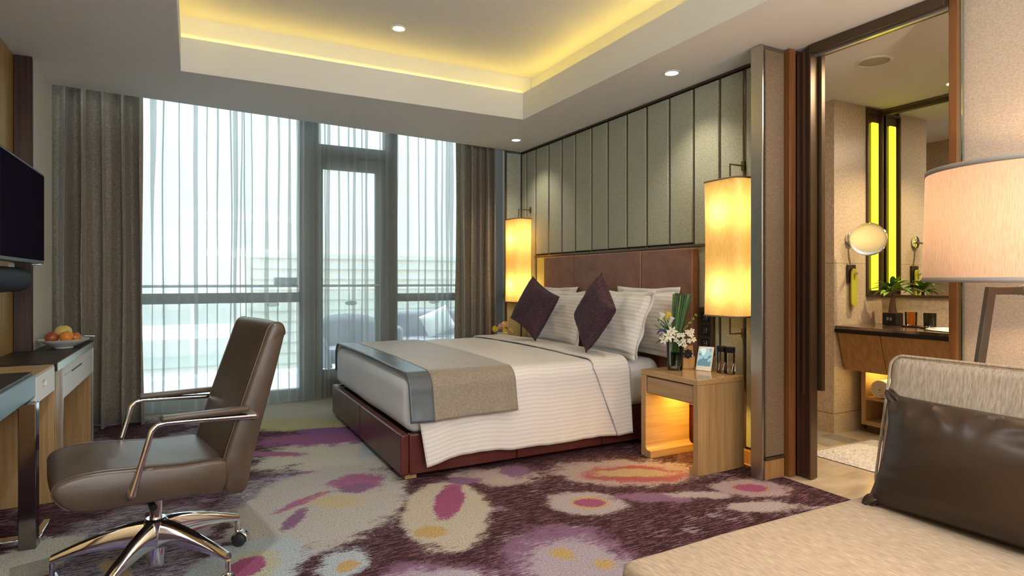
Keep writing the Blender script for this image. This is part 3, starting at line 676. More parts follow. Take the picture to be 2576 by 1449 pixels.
# pillows: local X width, Z height, Y thickness; facing -X after rz=90
def put_pillow(name, label, cat, group, c, w_, h_, t_, m_, lean, spin, yaw, flange=False, seed=0, crease=.012, ear=.05, n=22, pw=.42):
    th = thing(name, label, cat, (c[0], c[1], c[2]-h_/2), group)
    E = __import__('mathutils').Euler
    mtx = Matrix.Translation(c) @ Matrix.Rotation(R(yaw), 4, 'Z') @ Matrix.Rotation(R(lean), 4, 'Y') @ Matrix.Rotation(R(90), 4, 'Z') @ Matrix.Rotation(R(spin), 4, 'Y')
    build('cushion_body', pillow(w_, h_, t_, n, pw, ear, 0, crease, seed).xf(mtx), m_, th)
    if flange:
        fb_ = MB(); pr = .045
        def ring(q, r_):
            u = q*4; i = int(u) % 4; f_ = u-int(u)
            cs = [(-1, -1), (1, -1), (1, 1), (-1, 1)]; a, b = cs[i], cs[(i+1) % 4]
            x, z = a[0]+(b[0]-a[0])*f_, a[1]+(b[1]-a[1])*f_
            bow = 1-.06*math.sin(math.pi*f_)
            hx = (w_/2-.01+r_*pr); hz = (h_/2-.01+r_*pr)
            X = x*hx*(bow if abs(x) == 1 else 1); Z = z*hz*(bow if abs(z) == 1 else 1)
            return (X, .012*r_*math.sin(q*60+seed), Z)
        fb_.grid(lambda u, v: ring(min(u, .99999), v), 96, 2)
        build('flange', fb_.xf(mtx), m_, th, solid=.004)
    else:
        pp = []
        for q in range(64):
            u = q/16; i = int(u) % 4; f_ = u-int(u); cs = [(-1, -1), (1, -1), (1, 1), (-1, 1)]; a, b = cs[i], cs[(i+1) % 4]
            x, z = a[0]+(b[0]-a[0])*f_, a[1]+(b[1]-a[1])*f_; bow = 1-ear*(1-(2*f_-1)**2)
            pp.append((x*w_/2*(bow if abs(x) == 1 else 1), 0, z*h_/2*(bow if abs(z) == 1 else 1)))
        build('piping', MB().tube(pp, .004, 6, closed=True).xf(mtx), m_, th)
    return th
G = 'white pillows against the headboard'
put_pillow('pillow', 'white striped pillow at the back, nearest the bedside flowers', 'pillow', G, (3.00, 3.55, .87), .62, .44, .13, 'linen_pl', 8, 0, 0, True, 3)
put_pillow('pillow', 'white pillow at the back, mostly hidden behind the far cushion', 'pillow', G, (3.00, 4.82, .86), .62, .44, .13, 'linen_pl', 8, 0, 0, True, 5)
put_pillow('pillow', 'white striped pillow in front, behind the nearer aubergine cushion', 'pillow', G, (2.84, 3.66, .85), .66, .45, .16, 'linen_pl', 20, 0, -4, True, 7, .016)
put_pillow('pillow', 'white striped pillow in front, between the two aubergine cushions', 'pillow', G, (2.84, 4.46, .84), .62, .44, .16, 'linen_pl', 20, 0, 3, True, 9, .016)
G = 'aubergine cushions set on their corners'
put_pillow('cushion', 'aubergine woven cushion on its corner, nearer the bedside table', 'cushion', G, (2.61, 3.64, .935), .43, .43, .15, 'purple', 16, 52, -8, False, 1, .010, .10)
put_pillow('cushion', 'aubergine woven cushion on its corner, nearer the window', 'cushion', G, (2.62, 4.54, .93), .43, .43, .15, 'purple', 16, 65, 12, False, 4, .010, .10)

# ------------------------------------------------------------------ bedside table and what stands on it
ns = thing('nightstand', 'oak waterfall bedside table with one drawer and glowing open shelf', 'nightstand', (2.86, 2.91, 0))
nx0, nx1, ny0, ny1, nz1 = 2.655, 3.046, 2.65, 3.165, .575
build('top', BX(nx0, nx1, ny0, ny1, nz1-.035, nz1), 'oak_top', ns, bevel=.003)
build('side_panel', BX(nx0, nx1, ny0, ny0+.04, 0, nz1-.036), 'oak', ns, bevel=.003)
build('side_panel', BX(nx0, nx1, ny1-.045, ny1, 0, nz1-.036), 'oak_x', ns, bevel=.003)
def lfoot(ys0, d, wd):
    pts = [(ys0, 0), (ys0+d*wd, 0), (ys0+d*wd, .045)]
    for a_ in range(0, 91, 15): pts.append((ys0+d*(.02+.022-.022*math.sin(R(a_))) if False else ys0+d*(.028-.028*math.sin(R(a_))), .045+.028-.028*math.cos(R(a_))))
    return pts
build('foot_rail', MB().prism(lfoot(ny1-.045, -1, .05), (nx0, nx1), 'x'), 'oak_x', ns)
build('foot_rail', MB().prism(lfoot(ny0+.04, 1, .03), (nx0, nx1), 'x'), 'oak_x', ns)
dw = build('drawer', BX(nx0+.008, nx1-.02, ny0+.047, ny1-.052, .425, .530), 'oak_h', ns, bevel=.003)
build('drawer_gap', BX(nx0+.02, nx1-.03, ny0+.041, ny1-.046, .420, .538), 'darkbronze', ns)
build('led_strip', BX(2.98, 3.0, 2.74, 3.08, .412, .420), 'cove', ns)
area('nightstand_led', (2.90, 2.91, .41), (0, R(10), 0), .2, .32, 5.0, (1, .56, .09))

zt = nz1
vs = thing('flower_vase', 'clear glass vase of lilies, orchids, blue bloom and bound dark blades on the bedside table', 'vase', (2.83, 3.03, zt))
vc = (2.83, 3.03, zt)
def off(c, p_): return (c[0]+p_[0], c[1]+p_[1], c[2]+p_[2])
build('glass_body', MB().lathe([(.046, .001), (.050, .02), (.054, .16), (.057, .192), (.0545, .192), (.051, .16), (.047, .03), (.0, .03)], vc, 24), 'vaseglass', vs)
build('water', MB().lathe([(0, .031), (.0455, .031), (.049, .12), (0, .12)], vc, 20), 'vasewater', vs)
mb = MB()
for i in range(14):
    a = i*2.4; r0 = .008+.026*((i*7) % 5)/5
    mb.tube([off(vc, (r0*math.cos(a), r0*math.sin(a), .035)), off(vc, (r0*math.cos(a+.8)*.8, r0*math.sin(a+.8)*.8, .19))], .0045, 6)
build('stems', mb, 'leaf', vs)
# the bound sheaf of dark blades, leaning to the wall side
bt = Vector((.055, -.010, .50)); b0 = Vector((.0, 0, .19))
def side(v): return Vector(v)
imd = Vector((.884, -.468, 0))
bl = build('blade_sheaf', MB().tube([off(vc, b0), off(vc, b0.lerp(bt, .5)), off(vc, bt)], [.024, .040, .052], 16), 'darkleaf', vs)
for i in range(20):
    a = i/20*2*math.pi
    p0 = Vector(vc)+b0+Vector((math.cos(a), math.sin(a), 0))*.022; p1 = Vector(vc)+bt+Vector((math.cos(a), math.sin(a), 0))*.055+Vector((0, 0, .006*math.sin(i*3.1)))
    build('blade', MB().tube([p0, p0.lerp(p1, .5), p1], [.004, .0085, .0085], 5), 'darkleaf' if i % 3 else 'leaf', vs)
def leafblade(p0, p1, wdt, up=(0, 0, 1), bend=.02, n=6, tw=0):
    p0, p1 = Vector(p0), Vector(p1); d = (p1-p0); s_ = d.cross(Vector(up)).normalized(); upv = s_.cross(d).normalized(); mb = MB()
    def fn(u, v):
        c_ = p0+d*u+upv*bend*math.sin(math.pi*u); ww = wdt*math.sin(math.pi*min(1, .06+.94*u))**.7*(1 if u < .97 else .3)
        return c_+s_*ww*(v-.5)+upv*abs(v-.5)*ww*.35
    mb.grid(fn, n, 4); return mb
def petals(name, c, d, r_, n, m_, parent, wdt=.4, cup=.3):
    d = Vector(d).normalized(); a1 = d.orthogonal().normalized(); a2 = d.cross(a1); mb = MB(); c = Vector(c)
    for i in range(n):
        t_ = 2*math.pi*i/n+c.x*50; o_ = a1*math.cos(t_)+a2*math.sin(t_)
        lb = leafblade(c, c+o_*r_+d*r_*cup, r_*wdt, d, r_*.18, 4); mb.add(lb.v, lb.f)
    return build(name, mb, m_, parent, solid=.0008)
def U(px, up, dep=0): # offset in the vase's own frame: across, up, deep
    return off(vc, (imd.x*px+.468*dep, imd.y*px+.884*dep, up))
for i, (a, b) in enumerate([((-.03, .20), (-.115, .335)), ((-.03, .20), (-.075, .345)), ((-.02, .2), (-.135, .30)), ((-.02, .2), (-.05, .33))]):
    build('lily_stem', MB().tube([U(*a), U((a[0]+b[0])/2+.01, (a[1]+b[1])/2), U(*b)], .004, 6), 'leaf', vs)
for i, (a, b) in enumerate([((-.105, .31), (-.082, .375)), ((-.07, .33), (-.035, .375)), ((-.045, .29), (-.018, .35))]):
    lb = MB(); A_, B_ = Vector(U(*a)), Vector(U(*b)); d = (B_-A_)
    lb.tube([A_, A_.lerp(B_, .4), A_.lerp(B_, .8), B_], [.004, .011, .017, .024], 12, caps=False)
    build('calla_bloom', lb, 'lily' if i != 1 else 'yellowpetal', vs, solid=.001)
    build('spadix', MB().tube([A_.lerp(B_, .5), B_+d*.15], .003, 6), 'yellowpetal', vs)
for (a, b, w_) in [((-.03, .22), (-.15, .36), .022), ((-.03, .22), (-.13, .31), .022), ((-.02, .21), (-.14, .27), .02), ((.0, .21), (-.10, .20), .025), ((-.02, .2), (-.14, .165), .03),
                   ((.02, .21), (.13, .24), .022), ((.02, .2), (.12, .17), .03), ((.03, .2), (.07, .13), .03), ((0, .2), (-.04, .15), .03)]:
    build('leaf', leafblade(U(*a), U(*b, -.02), w_), 'leaf', vs)
hb = MB(); rr = random.Random(4)
for i in range(36):
    a, b = rr.random()*6.28, rr.random()*math.pi*.6; q = Vector((math.cos(a)*math.sin(b), math.sin(a)*math.sin(b), math.cos(b)))*.034
    cc = Vector(U(-.085, .235, -.01))+q; lb = MB(); lb.lathe([(0, -.004), (.009, 0), (0, .004)], cc, 6); hb.add(lb.v, lb.f)
build('hydrangea', hb, 'bluepetal', vs)
for (x, z, d_, r_) in [(-.055, .225, -.04, .045), (-.03, .255, -.03, .04), (-.085, .20, -.03, .035)]:
    petals('lily_bloom', U(x, z, d_), (-.4, -.9, .3), r_, 6, 'lily', vs, .42, .35)
for i in range(13):
    x = -.005+i*.0095; z = .20+.035*math.sin(i*1.9)+(.03 if i > 6 else 0)
    petals('orchid_bloom', U(x, z, -.045+.012*math.cos(i*2.2)), (-.4+.3*math.sin(i), -.9, .2), .021, 5, 'lily', vs, .7, .15)
for i in range(9):
    t_ = i/8; c_ = U(.055+.085*t_, .27+.10*t_+.01*math.sin(i*3), -.02)
    build('bud', MB().lathe([(0, -.009), (.005, -.003), (.005, .004), (0, .010)], c_, 6), 'limeleaf', vs)
build('orchid_stem', MB().tube([U(.02, .20), U(.06, .27), U(.10, .32), U(.145, .375)], .002, 5), 'leaf', vs)

def obox(c, w_, d_, h_, ang):  # oriented box standing on c
    return MB().box(-w_/2, w_/2, -d_/2, d_/2, 0, h_).xf(Matrix.Translation(c) @ Matrix.Rotation(R(ang), 4, 'Z'))
bxc = (2.955, 3.045, zt)
tb = thing('wooden_box', 'small open wooden box with a dark rosette, beside the flower vase', 'box', bxc)
mb = MB()
for (a, b, c_, d) in ((-.042, .042, -.036, -.031), (-.042, .042, .031, .036), (-.042, -.037, -.031, .031), (.037, .042, -.031, .031)): mb.box(a, b, c_, d, 0, .085)
mb.box(-.042, .042, -.036, .036, 0, .004)
mb.box(-.042, .042, .031, .036, .085, .15)
mb.xf(Matrix.Translation(bxc) @ Matrix.Rotation(R(-34), 4, 'Z')); build('body', mb, wood('honey_wood', (.50, .25, .06), (.66, .38, .12)), tb)
rc = Vector(bxc)+Vector((-.035, -.040, .105))
mb = MB()
for k in range(3):
    for i in range(8):
        a = 2*math.pi*i/8+k*.4; r_ = .012+.011*k; o_ = Vector((.86*math.cos(a), -.5*math.cos(a), math.sin(a)))
        lb = leafblade(rc+o_*.002, rc+o_*r_, .014+.004*k, (-.5, -.86, 0), .004, 4); mb.add(lb.v, lb.f)
build('rosette', mb, 'black', tb, solid=.002)
build('note_card', MB().box(-.03, .03, -.002, .002, 0, .06).xf(Matrix.Translation((rc.x+.02, rc.y+.015, zt+.055)) @ Matrix.Rotation(R(-28), 4, 'Z')), 'satin_white', tb)

# small white tablet/phone standing on its edge, blue wavy wallpaper on screen
sm = mat('blue_wave_screen', (.3, .5, .65), .15)
t_ = N(sm, 'ShaderNodeTexCoord'); n_ = N(sm, 'ShaderNodeTexNoise'); n_.inputs['Scale'].default_value = 22; n_.inputs['Detail'].default_value = 1
r_ = N(sm, 'ShaderNodeValToRGB'); r_.color_ramp.interpolation = 'CONSTANT'; r_.color_ramp.elements[0].color = (.10, .25, .36, 1); r_.color_ramp.elements[1].position = .46; r_.color_ramp.elements[1].color = (.30, .52, .66, 1)
e = r_.color_ramp.elements.new(.58); e.color = (.62, .80, .88, 1)
L(sm, t_.outputs['Object'], n_.inputs[0]); L(sm, n_.outputs[0], r_.inputs[0]); L(sm, r_.outputs[0], P(sm).inputs['Base Color'])
L(sm, r_.outputs[0], P(sm).inputs['Emission Color']); P(sm).inputs['Emission Strength'].default_value = .35
tl = thing('tablet_device', 'small white tablet leaning back with a blue wavy screen on the bedside table', 'tablet', (2.97, 2.915, zt))
tm = Matrix.Translation((2.955, 2.905, zt+.002)) @ Matrix.Rotation(R(-66), 4, 'Z') @ Matrix.Rotation(R(-22), 4, 'X')
build('body', MB().box(-.052, .052, 0, .010, 0, .165).xf(tm), 'white', tl, bevel=.004, seg=3)
build('screen', MB().box(-.043, .043, -.0012, 0.0002, .032, .152).xf(tm), sm, tl)
build('stand', MB().box(-.02, .02, .0, .004, 0, .10).xf(Matrix.Translation((3.015, 2.93, zt)) @ Matrix.Rotation(R(-66), 4, 'Z') @ Matrix.Rotation(R(8), 4, 'X')), 'white', tl)
for i, (x, y, lab) in enumerate(((3.005, 2.795, 'clear bottle with black cap, closer to the tablet'), (3.010, 2.728, 'clear bottle with black cap, closer to the table edge'))):
    bo = thing('glass_bottle', lab, 'bottle', (x, y, zt), 'clear capped bottles on the bedside table')
    build('body', MB().lathe([(.026, .001), (.028, .006), (.028, .135), (.024, .137), (.024, .012), (0, .010)], (x, y, zt), 20), 'bottleglass', bo)
    mb = MB()
    for k in range(6):
        a = k*math.pi/3; b = a+math.pi/3*(1 if k % 2 else -1)
        mb.tube([(x+.0285*math.cos(a), y+.0285*math.sin(a), zt+.02), (x+.0285*math.cos(a+.5), y+.0285*math.sin(a+.5), zt+.07)], .0016, 5)
    build('cut_pattern', mb, 'satinmetal', bo)
    build('cap', MB().lathe([(.029, .137), (.030, .140), (.030, .170), (.027, .172), (0, .172)], (x, y, zt), 20), 'black', bo)

sp = thing('switch_panel', 'dark bedside switch panel with three rocker keys on the wall', 'switch panel', (3.12, 3.03, .8))
build('plate', BX(3.10, 3.14, 2.965, 3.085, .66, .985), 'darkbronze', sp, bevel=.004)
for k, z in enumerate((.88, .79, .70)):
    ky = build('key', BX(3.094, 3.102, 2.985, 3.065, z, z+.075), 'black', sp, bevel=.003)
    build('icon', MB().tube([(3.0935, 3.042, z+.022), (3.0935, 3.008, z+.022), (3.0935, 3.008, z+.052), (3.0935, 3.042, z+.052)], .0012, 4), 'satinmetal', ky)
    build('icon', MB().tube([(3.0935, 3.032, z+.037), (3.0935, 3.018, z+.037)], .0015, 4), 'satinmetal', ky)

# far bedside table (mostly hidden) and its speckled flowers
n2 = thing('nightstand', 'oak bedside table on the window side, hidden behind the bed', 'nightstand', (2.86, 5.55, 0))
build('top', BX(2.655, 3.055, 5.405, 5.68, .54, .575), 'oak_top', n2, bevel=.003); build('side_panel', BX(2.655, 3.055, 5.64, 5.68, 0, .539), 'oak', n2); build('side_panel', BX(2.655, 3.055, 5.405, 5.445, 0, .539), 'oak', n2)
fl = thing('flower_posy', 'small posy of speckled pink and yellow flowers behind the far cushion', 'flowers', (2.80, 5.50, .575))
build('bowl', MB().lathe([(.03, .0), (.05, .03), (.055, .06), (.05, .06), (0, .02)], (2.80, 5.50, .575), 16), 'white', fl)
rr = random.Random(9)
for i in range(26):
    a = rr.random()*6.28; q = rr.random()**.6*.115; c_ = (2.80+q*math.cos(a)*.8, 5.50+q*math.sin(a), .64+.07*rr.random()+.04*(1-q/.115))
    petals('bloom', c_, (math.cos(a)-.5, -1, .7), .028, 6, 'pinkpetal' if i % 3 else 'yellowpetal', fl, .6, .3)

# ------------------------------------------------------------------ the two long wall lanterns
def lantern(cy, cx, label, k):
    t_ = thing('wall_lantern', label, 'lamp', (cx, cy, .94), 'tall silk wall lanterns either side of the bed')
    z0, z1 = .945, 1.80; hw = .15; dx = .085
    pts = []
    for i in range(48):
        a = 2*math.pi*i/48; c_, s_ = math.cos(a), math.sin(a); n_e = 2/6.0
        pts.append((cx+dx*math.copysign(abs(c_)**n_e, c_)-(.018*(1-abs(s_)**2) if c_ < 0 else 0), cy+hw*math.copysign(abs(s_)**n_e, s_)))
    mb = MB()
    def fn(u, v):
        i = int(round(u*48)) % 48; z = z0+(z1-z0)*v; q = 1-.035*math.sin(math.pi*v)
        return (cx+(pts[i][0]-cx)*q, cy+(pts[i][1]-cy)*q, z)
    mb.grid(fn, 48, 16); build('lamp_shade', mb, 'lampshade', t_)
    for z in (z0, z1):
        build('shade_trim', MB().tube([(p_[0], p_[1], z) for p_ in pts], .006, 6, closed=True), 'lamptrim', t_)
    build('cap_plate', BX(cx-dx*.9, cx+dx*.9, cy-hw*.95, cy+hw*.95, z1-.014, z1-.010), 'satin_white', t_)
    for (za, zb) in ((z1-.02, z1+.105), (z0+.02, z0-.115)):
        build('bracket', MB().tube([(cx, cy+.0, za), (cx, cy, zb), (3.128, cy, zb)], .006, 8), 'bronze', t_)
        build('wall_rose', BX(3.118, 3.13, cy-.012, cy+.012, zb-.03, zb+.03), 'bronze', t_)
    build('stem', MB().tube([(cx, cy, z0+.02), (cx, cy, z1-.02)], .005, 8), 'bronze', t_)
    for z in (1.12, 1.60):
        build('bulb', MB().lathe([(0, -.045), (.018, -.04), (.024, 0), (.018, .04), (0, .045)], (cx+.0, cy+.035, z), 12), 'bulbglow', t_)
        point('lantern_bulb_light', (cx-.005, cy, z), 3.7*k, (1, .60, .17), .03)
    return t_
lantern(2.725, 3.005, 'tall silk wall lantern above the nearer bedside table', 1.0)
lantern(5.49, 2.985, 'tall silk wall lantern by the window-side drape', 1.3)

# ------------------------------------------------------------------ downlights
def downlight(x, y, z, lab, e_=14, col=(1, .84, .62), r_=.045, rot=(0, 0, 0), grp='recessed ceiling downlights', ang=110):
    t_ = thing('downlight', lab, 'ceiling light', (x, y, z), grp)
    build('ring', MB().lathe([(r_+.012, 0), (r_+.012, -.004), (r_, -.006), (r_-.004, -.002), (r_-.004, 0)], (x, y, z), 28), 'white', t_)
    build('lamp_disc', MB().lathe([(0, 0), (r_-.006, 0), (r_-.006, -.002), (0, -.002)], (x, y, z-.0005), 24), 'bulbglow', t_)
    spot('downlight_lamp', (x, y, z-.02), e_, col, ang, .9, .03, rot)
downlight(1.30, 4.19, UZ, 'recessed downlight in the raised part of the ceiling', 22, ang=38)
downlight(2.813, 3.043, CE, 'recessed downlight above the near bedside table', 26)
downlight(2.806, 5.216, CE, 'recessed downlight in the ceiling corner by the window', 22)
downlight(4.70, 2.27, CE, 'bright recessed downlight in the bathroom ceiling', 110, (1, .74, .42), .05)
downlight(.3, 2.0, UZ, 'unseen downlight above the desk side, strengthened to brighten the bed foot', 70, (.95, .97, 1.0), ang=130); downlight(2.75, 1.0, CE, 'recessed downlight above the sofa', 24, (1, .72, .48))  # desk-side one is out of view, made stronger to brighten the bed's foot

# ------------------------------------------------------------------ bathroom
wb = bpy.data.objects.new('wall_bathroom', None); COL.objects.link(wb); wb['kind'] = 'structure'
struct('core', BX(4.34, 5.1, 2.93, 4.6, 0, CE), 'panel_edge', wb, smooth=False)
for (z0, z1) in ((0, .148), (.152, 1.30), (1.302, CE)):
    build('stone_slab', BX(4.32, 4.715, 2.91, 2.93, z0, z1), 'stone', wb)
    build('stone_slab', BX(4.32, 4.34, 2.931, 3.75, z0, z1), 'stone', wb); build('stone_slab', BX(4.32, 4.34, 3.752, 4.5, z0, z1), 'stone', wb)
struct('wall_bathroom_end', BX(3.3, 4.34, 4.5, 4.6, 0, CE), 'stone', smooth=False)
struct('wall_bathroom_back_of_bedroom', BX(3.30, 3.36, 2.62, 4.5, 0, CE), 'stone', smooth=False)
ws = bpy.data.objects.new('wall_vanity', None); COL.objects.link(ws); ws['kind'] = 'structure'
struct('core', BX(4.96, 5.1, .3, 2.93, 0, CE), 'stone', ws, smooth=False)
build('stone_slab', BX(4.935, 4.962, 1.9, 2.91, .82, 1.04), 'stone', ws)
build('stone_slab', BX(4.715, 4.935, 2.91, 2.935, 0, 1.04), 'stone', ws)
struct('wall_bathroom_near', BX(3.4, 5.1, .2, .3, 0, CE), 'stone', smooth=False)
mi = thing('vanity_mirror', 'large bronze-framed wall mirror over the bathroom vanity', 'mirror', (4.93, 2.2, 1.05))
build('glass', BX(4.945, 4.955, 2.27, 2.90, 1.055, CE-.05), 'mirror', mi)
build('glass', BX(4.925, 4.945, .9, 2.262, 1.055, CE-.05), 'mirror', mi)
build('top_rail', BX(4.92, 4.96, .9, 2.905, CE-.05, CE-.02), 'darkbronze', mi); build('bottom_rail', BX(4.92, 4.96, .9, 2.905, 1.035, 1.055), 'darkbronze', mi)
build('mullion', BX(4.922, 4.95, 2.262, 2.270, 1.055, CE-.05), 'satinmetal', mi)
sc_ = thing('light_column', 'tall bronze light column with a glowing yellow tube beside the bathroom mirror', 'light', (4.83, 2.92, 1.04))
build('back_plate', BX(4.72, 4.93, 2.915, 2.925, 1.04, CE-.03), 'darkwood', sc_)
for b in ((4.718, 4.733, 2.895, 2.92, 1.04, CE-.03), (4.915, 4.93, 2.895, 2.92, 1.04, CE-.03), (4.733, 4.915, 2.895, 2.92, 1.04, 1.055), (4.733, 4.915, 2.895, 2.92, CE-.045, CE-.03)): build('frame_bar', BX(*b), 'darkbronze', sc_)
build('glow_tube', BX(4.785, 4.865, 2.895, 2.912, 1.09, 2.43), 'sconce_tube', sc_, bevel=.006)

va = thing('vanity', 'wall-hung vanity with sloping wooden fronts and a brown granite top', 'vanity', (4.6, 2.1, .5))
build('worktop', BX(4.322, 4.934, .5, 2.905, .80, .825), 'granite', va, bevel=.003)
build('worktop_edge', BX(4.318, 4.345, .5, 2.907, .775, .80), 'black', va, bevel=.002)
ysv = [.6, 1.35, 1.97, 2.585, 2.90]
ysv = [.5, 1.2, 1.88, 2.575, 2.90]
for i in range(4):
    build('door', MB().prism([(4.34, .772), (4.36, .772), (4.45, .485), (4.425, .485)], (ysv[i]+.002, ysv[i+1]-.002), 'y'), 'walnut', va, bevel=.002)
build('carcass', MB().prism([(4.36, .772), (4.93, .772), (4.93, .487), (4.45, .487)], (.5, 2.898), 'y'), 'darkbronze', va)
bs = tag(build('basin', MB().lathe([(.30, .0), (.315, .004), (.30, .012), (.27, .012), (.22, -.05), (0, -.09)], (4.60, 2.0, .826), 36, sx=.72, sy=1.25), 'basin'), 'white oval basin sunk in the vanity top', 'basin')
fa = thing('faucet', 'chrome wall-mounted basin tap under the mirror', 'tap', (4.93, 2.20, .97))
build('spout', MB().tube([(4.94, 2.23, .93), (4.86, 2.23, .93), (4.78, 2.23, .925)], [.010, .010, .007], 10), 'chrome', fa)
build('handle', MB().tube([(4.94, 2.17, .93), (4.90, 2.17, .935), (4.87, 2.165, .955)], [.016, .014, .005], 10), 'chrome', fa)
area('bathroom_fill', (3.9, 1.6, 2.53), (0, 0, 0), .8, .8, 26, (1, .84, .66))  # unseen area fill added to brighten the bathroom
area('vanity_led', (4.72, 2.3, .478), (0, 0, 0), .3, 1.1, 7, (1, .66, .16))

sh = thing('towel_shelf', 'open oak shelf unit with rolled towels under the vanity', 'shelf unit', (4.72, 2.5, .0))
sx0, sx1 = 4.56, 4.92
for b in ((2.815, 2.85), (1.85, 1.885)): build('side_panel', BX(sx0, sx1, b[0], b[1], .06, .478), 'oak', sh, bevel=.002)
build('shelf', BX(sx0, sx1, 1.886, 2.814, .255, .275), 'oak_h', sh, bevel=.002); build('bottom_panel', BX(sx0, sx1, 1.886, 2.814, .06, .095), 'oak_h', sh, bevel=.002)
build('back_panel', BX(sx1-.012, sx1, 1.886, 2.814, .095, .478), 'oak_h', sh); build('plinth', BX(sx0+.04, sx1, 1.87, 2.83, 0, .06), 'darkbronze', sh)
def towel(y, z, r_, lab):
    mb = MB(); turns = 4.6; nn = 110
    def fn(u, v):
        a = u*turns*2*math.pi; rr_ = r_*(.10+.90*u); x = 4.575+.30*v+.004*nz(u*12, y*5)
        return (x, y+rr_*math.cos(a), z+rr_*math.sin(a)*.94)
    mb.grid(fn, nn, 4)
    tag(build('rolled_towel', mb, 'towel', solid=.011), lab, 'towel', 'rolled towels on the shelf under the vanity')
towel(2.715, .345, .072, 'rolled white towel at the left end of the shelf'); towel(2.545, .345, .072, 'rolled white towel next to the sofa cushion')
towel(2.375, .345, .072, 'rolled white towel hidden behind the sofa back')

mm = thing('magnifying_mirror', 'round chrome magnifying mirror on a wall arm in the bathroom', 'mirror', (4.50, 2.91, 1.5))
build('wall_mount', MB().lathe([(.05, 0), (.05, -.012), (.03, -.016), (0, -.016)], (4.50, 2.905, 1.49), 24, 'y'), 'chrome', mm)
mc = Vector((4.44, 2.72, 1.475)); nd = Vector((-.86, -.50, .02)).normalized()
build('arm', MB().tube([(4.50, 2.89, 1.49), (4.52, 2.84, 1.48), (4.56, 2.80, 1.475), tuple(mc-nd*.035)], .009, 10), 'chrome', mm)
q = nd.to_track_quat('Z', 'Y').to_matrix().to_4x4(); q = Matrix.Translation(mc) @ q
build('rim', MB().lathe([(.098, .0), (.118, -.004), (.124, .006), (.118, .016), (.098, .014)], (0, 0, 0), 40).xf(q), 'chrome', mm)
build('mirror_face', MB().lathe([(0, .004), (.099, .008), (.099, -.012), (0, -.012)], (0, 0, 0), 40).xf(q), 'mirror', mm)
hd = thing('shoe_holder', 'dark wall plate holding a long yellow-green felt loop by the bathroom mirror', 'holder', (4.52, 2.9, 1.0))
build('plate', BX(4.465, 4.565, 2.893, 2.908, 1.15, 1.29), 'darkwood', hd, bevel=.003)
pts = [(4.515+.034*math.cos(R(a)), 1.225+.034*math.sin(R(a))) for a in range(0, 181, 15)]+[(4.515+.034*math.cos(R(a)), 1.00+.034*math.sin(R(a))) for a in range(180, 361, 15)]
build('felt_loop', MB().prism(pts, (2.872, 2.884), 'y'), 'limefab', hd, bevel=.002)
build('peg', MB().lathe([(.008, 0), (.010, -.03), (.014, -.038), (0, -.042)], (4.515, 2.893, 1.225), 14, 'y'), 'chrome', hd)

pp = thing('potted_plant', 'small leafy plant in a black cube pot on the vanity', 'plant', (4.76, 2.76, .825))
px_, py_ = 4.74, 2.715
build('pot', BX(px_-.05, px_+.05, py_-.05, py_+.05, .826, .92), 'black', pp, bevel=.003)
gm = MB()
for gy in (.012, -.012):
    for (y0, y1, z0, z1) in ((-.009, .009, .884, .886), (-.009, .009, .874, .876), (-.009, .009, .866, .868), (-.001, .001, .864, .888), (-.009, -.007, .866, .884)):
        gm.box(px_-.0508, px_-.050, py_+gy+y0, py_+gy+y1, z0, z1)
build('gold_mark', gm, 'satinmetal', pp)
build('soil', BX(px_-.045, px_+.045, py_-.045, py_+.045, .92, .922), 'bark', pp)
build('trunk', MB().tube([(px_, py_, .92), (px_-.004, py_, .97), (px_+.002, py_, 1.03), (px_, py_, 1.08)], [.030, .024, .015, .010], 12), 'bark', pp)
rr = random.Random(12)
for i in range(34):
    a = i*2.4; el = R(-5+60*rr.random()); ln = .09+.07*rr.random(); d = Vector((math.cos(a)*math.cos(el), math.sin(a)*math.cos(el), math.sin(el)))
    s_ = Vector((px_, py_, 1.07+.05*rr.random()))+d*.02; e_ = s_+d*ln+Vector((0, 0, -.03*rr.random()))
    build('leaf', leafblade(s_, e_, .04, (0, 0, 1), .018), 'limeleaf' if i % 3 else 'leaf', pp)
for i, (x, y, m_, lab) in enumerate(((4.70, 2.56, 'amberglass', 'amber tumbler on a round coaster beside the plant'), (4.66, 2.41, 'smokeglass', 'smoked dark tumbler on a coaster beside the basin'))):
    g_ = thing('tumbler', lab, 'glass', (x, y, .832), 'tumblers on the vanity')
    build('body', MB().lathe([(.034, .0), (.038, .004), (.040, .10), (.037, .10), (.034, .012), (0, .010)], (x, y, .8345), 20), m_, g_)
    tag(build('coaster', MB().lathe([(0, 0), (.058, .0), (.066, .007), (.062, .008), (0, .004)], (x, y, .8255), 24), 'darkwood'), ('round dark coaster under the amber tumbler', 'round dark coaster under the smoked tumbler')[i], 'coaster', 'coasters on the vanity')
rgb = rbox(3.60, 4.38, 1.55, 2.66, .001, .026, .012, 6)
rm = Matrix.Translation((3.70, 2.66, 0)) @ Matrix.Rotation(R(0), 4, 'Z') @ Matrix.Translation((-3.70, -2.66, 0))
mb = MB(); rr = random.Random(3)
mb.grid(lambda u, v: (3.66+.72*u+.008*nz(v*40, u*9), 1.5+1.16*v+.008*nz(u*40, 7), .002+(.024+.010*nz(u*60, v*80))*min(1, 12*min(u, 1-u, v, 1-v)+.1)), 90, 130)
tag(build('bath_mat', mb, 'rug'), 'fluffy white bath mat on the bathroom floor', 'mat')
sp_ = thing('ceiling_speaker', 'round ceiling speaker grille in the bathroom ceiling', 'speaker', (3.79, 2.285, CE))
